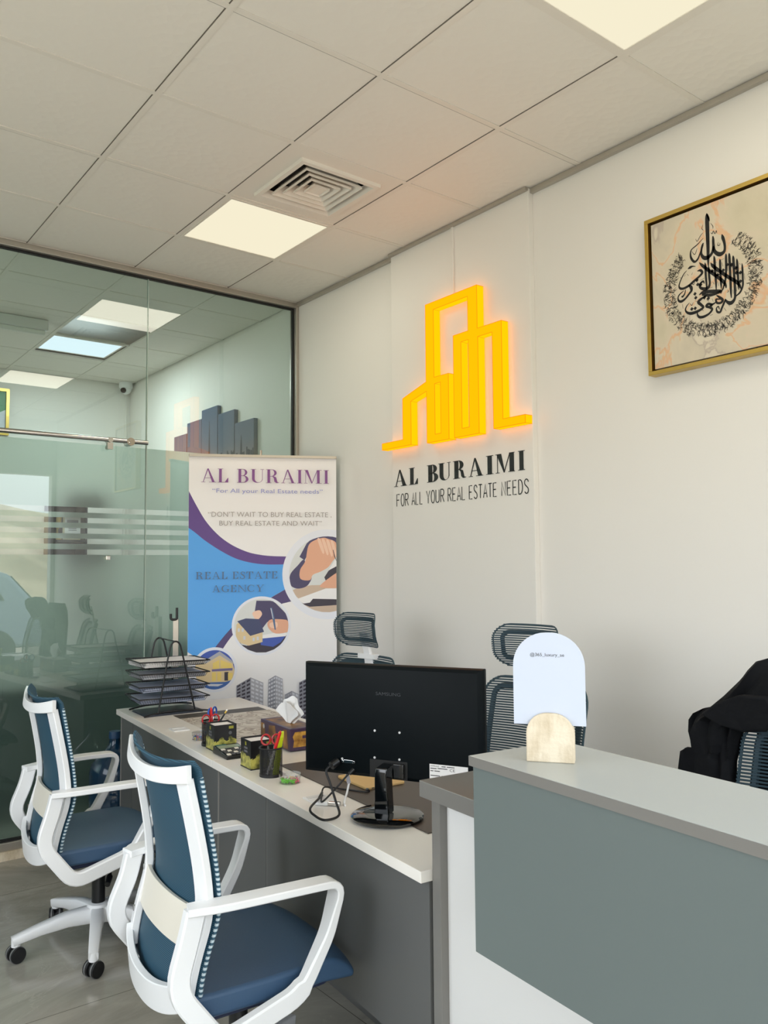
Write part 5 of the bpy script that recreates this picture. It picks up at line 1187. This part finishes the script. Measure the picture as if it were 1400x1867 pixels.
for i,((ya,yb),zt) in enumerate(zip(ys,tops)):
    zb=2.06-.5*(zt-2.56)
    t=thing('canvas_panel',ords[i],'canvas print',(0,0,0),0,'stepped canvas panels of a city at dusk')
    t.location=(XW-.001,(ya+yb)/2,0); hy=(yb-ya)/2
    MB().box(-.030,0,-hy,hy,zb,zt).build('canvas',[dusk],t)
    q=MB(); y=-hy+.004
    while y<hy-.02:
        w=rnd.uniform(.010,.026); h_=rnd.uniform(.06,.17); q.box(-.0312,-.0302,y,min(y+w,hy-.002),2.10,2.20+h_); y+=w*rnd.uniform(.8,1.6)
    if i==2: q.loft([[(-.0312,-.02,2.1),(-.0302,-.02,2.1),(-.0302,.02,2.1),(-.0312,.02,2.1)],[(-.0312,-.012,2.38),(-.0302,-.012,2.38),(-.0302,.012,2.38),(-.0312,.012,2.38)],[(-.0312,-.002,2.64),(-.0302,-.002,2.64),(-.0302,.002,2.64),(-.0312,.002,2.64)]])
    if i==4: q.loft([[(-.0312,.03,2.1),(-.0302,.03,2.1),(-.0302,.06,2.1),(-.0312,.06,2.1)],[(-.0312,.034,2.40),(-.0302,.034,2.40),(-.0302,.056,2.40),(-.0312,.056,2.40)],[(-.0312,.044,2.46),(-.0302,.044,2.46),(-.0302,.046,2.46),(-.0312,.046,2.46)]])
    q.build('printed_skyline',SIL,t)
cc=thing('security_camera','white dome security camera in the ceiling corner behind the glass','security camera',(.43,5.33,H+.0005))
MB().lathe([(.0,0),(.062,0),(.062,-.045),(.056,-.055),(.0,-.055)][::-1],32).build('camera_base',M['white'],cc,smooth=True,ang=40)
ball=MB(); ball.lathe([(.0001,-.108)]+[(.050*math.cos(math.radians(a)),-.06+.050*math.sin(math.radians(a))) for a in range(-75,10,12)],28); ball.build('camera_ball',M['white'],cc,smooth=True)
MB().cyl((-.030,-.026,-.076),(-.038,-.034,-.082),.026,n=20).build('lens_window',M['blackgloss'],cc,smooth=True)
tag(MB().box(.455,.475,YB-.018,YB-.001,.1,H-.005).build('cable_conduit',M['wall']),'thin cable conduit running down the far corner behind the glass','cable conduit')
em=thing('emergency_light','white oblong emergency light on the ceiling behind the glass','emergency light',(-.93,3.78,H))
MB().box(-.21,.21,-.06,.06,-.075,0).build('housing',M['whitep'],em,bevel=.006); MB().cyl((-.19,-.03,-.088),(.19,-.03,-.088),.019,n=18).build('lamp_tube',mat('milky_cover',C(236,236,232),.3),em,smooth=True)
# framed flag picture on the far wall
ff=thing('framed_flag_picture','gold framed picture with a green top on the far wall behind the glass','picture',(-.82,YB-.001,2.87))
for nm,q,m_ in (('frame',None,M['gold']),):
    f=MB()
    for a_,b_,c_,d_ in ((-.24,.24,-.205,-.18),(-.24,.24,.18,.205),(-.24,-.215,-.18,.18),(.215,.24,-.18,.18)): f.box(a_,b_,-.03,0,c_,d_)
    f.build('frame',M['gold'],ff)
MB().box(-.215,.215,-.012,0,-.18,.18).build('backing',mat('print_sky',C(200,206,214),.4),ff)
q=MB(); q.poly([(-.215,-.0125,.02),(.14,-.0125,-.02),(.215,-.0125,.02),(.215,-.0125,.18),(-.215,-.0125,.18)],0); q.poly([(-.215,-.0127,-.18),(.215,-.0127,-.18),(.215,-.0127,-.14),(-.215,-.0127,-.13)],1)
q.poly([(-.1,-.0128,-.13),(.06,-.0128,-.13),(.08,-.0128,-.02),(.02,-.0128,.05),(-.06,-.0128,.05),(-.12,-.0128,-.02)],2)
q.build('picture_print',[mat('flag_green',C(22,128,70),.4),mat('flag_black',C(40,34,30),.4),mat('figure_white',C(232,230,226),.5)],ff,flipfix=False)
# dark wall shelf with framed certificate
sh=thing('wall_shelf','dark navy shelf unit glimpsed through the clear stripes of the frosted glass','shelf',(-.15,YB-.001,1.55),0)
DK=mat('navy_board',C(28,30,40),.45)
MB().box(-.11,.18,-.015,0,0,.56).build('back_panel',DK,sh)
for x in (-.11,.16): MB().box(x,x+.02,-.29,-.015,0,.56).build('side_panel',DK,sh)
for z in (0,.18,.54): MB().box(-.09,.16,-.29,-.015,z,z+.02).build('shelf_board',DK,sh)
ce=thing('framed_certificate','small framed certificate standing on the dark shelf behind the frosted stripes','certificate',(-.06,YB-.15,1.751))
MB().box(-.085,.085,-.012,0,0,.24).build('frame',mat('cert_frame',C(206,196,168),.4),ce); q=MB().box(-.068,.068,-.0135,-.012,.02,.22); q.build('certificate_paper',M['paper'],ce)
q=MB(); q.box(-.05,.05,-.0142,-.0136,.15,.18); q.box(-.035,.035,-.0142,-.0136,.10,.106); q.box(-.035,.035,-.0142,-.0136,.085,.091); q.build('certificate_print',GT,ce)
tr2=thing('trophy','small gold trophy on the dark shelf left of the certificate','trophy',(-.190,YB-.15,1.751))
MB().lathe([(.0,0),(.04,0),(.04,.02),(.012,.03),(.010,.09),(.034,.14),(.040,.20),(.034,.20),(.0,.16)],20).build('cup',M['brass'],tr2,smooth=True,ang=40)
dk=thing('office_desk','added dark desk in the back room that darkens the lower frosted glass','desk',(-1.70,3.35,0),0)  # added to give the lower frosted glass a dark tone
MB().box(-1.3,1.6,0,.75,.72,.75).build('worktop',M['recdark'],dk); MB().box(-1.28,1.58,.02,.04,.0,.719).build('front_panel',M['deskgrey'],dk)
for x in (-1.28,1.56): MB().box(x,x+.02,.041,.74,0,.719).build('side_panel',M['deskgrey'],dk)

sb=thing('backdrop','added dark sideboard along the wall behind the frosted glass','backdrop',(XW-.002,3.85,0),0)  # added behind the film only to darken its lower part
MB().box(-.44,0,-1.25,1.25,.06,.86).build('cabinet_body',DK,sb); MB().box(-.46,0,-1.27,1.27,.861,.89).build('top_board',DK,sb); MB().box(-.40,-.02,-1.2,1.2,0,.059).build('plinth',DK,sb)
for k in range(4): MB().box(-.458,-.4405,-1.24+.62*k,-.635+.62*k,.08,.85).build('door',M['deskgrey'],sb)

# ================================================================== OUTSIDE THE SHOPFRONT (seen only as a reflection in the glass)
gd,_a,_b,_c=mix_noise(mat('sandy_ground',C(196,176,146),.9),C(168,158,142),C(204,194,176),.6,5,.3,.7)
struct('ground', MB().box(-90,90,-130,YF-.13,-.25,-.12).box(-60,XL-.13,YF-.13,40,-.25,-.12), gd)
hm,_a,_b,_c=mix_noise(mat('desert_rock',C(190,168,134),.95),C(150,128,100),C(214,194,160),.22,7,.35,.65,.65)
rnd=random.Random(21); ph=[(rnd.uniform(.04,.5),rnd.uniform(.05,.5),rnd.uniform(0,6),rnd.uniform(.3,1)) for _ in range(14)]
def hill(u,v):
    x=-80+160*u; y=-34-60*v; h=6.0*math.sin(PI*min(1,v*1.15+.02))**1.1+sum(a/(1+4*fx)*math.sin(fx*x+fy*y+p)*.9 for fx,fy,p,a in ph)*min(1,v*5)
    return (x,y,-.4+max(0,h))
o=struct('hills', MB().grid(hill,120,50), hm, smooth=True, ang=180)
car=thing('car','grey blue car parked outside, seen only reflected in the glass','car',(-.55,-8.1,-.12))
CB=mat('car_paint',C(120,134,150),.25,.4,coat=.5); CG=mat('car_glass',C(24,30,36),.08)
pts=[(-2.2,.35),(2.15,.35),(2.22,.70),(2.12,1.02),(1.95,1.10),(1.55,1.55),(1.2,1.66),(-.45,1.66),(-.9,1.55),(-1.45,1.08),(-2.1,.95),(-2.25,.75)]
b=MB(); TCAR=Matrix(((1,0,0,0),(0,0,-1,0),(0,1,0,0),(0,0,0,1)))
b.prism(pts,-.86,.86,0,TCAR); b.build('car_body',CB,car,smooth=True,bevel=.07,seg=3,ang=35)
for s in (1,-1):
    for q in ([(1.5,1.12),(1.25,1.56),(.65,1.58),(.62,1.12)],[(.55,1.12),(.58,1.58),(-.40,1.58),(-.42,1.12)],[(-.50,1.12),(-.48,1.57),(-.78,1.52),(-1.25,1.12)]):
        q2=q if s>0 else q[::-1]; MB().prism(q2,s*.862-.004,s*.862+.004,0,TCAR).build('car_window',CG,car)
MB().loft([[(1.60,-.7,1.50),(1.60,.7,1.50),(1.94,.74,1.12),(1.94,-.74,1.12)],[(1.63,-.7,1.52),(1.63,.7,1.52),(1.97,.74,1.13),(1.97,-.74,1.13)]]).build('car_window',CG,car)
for x in (-1.4,1.35):
    for s in (1,-1):
        MB().cyl((x,s*.68,.33),(x,s*.88,.33),.33,n=28).build('wheel',M['rubber'],car,smooth=True)
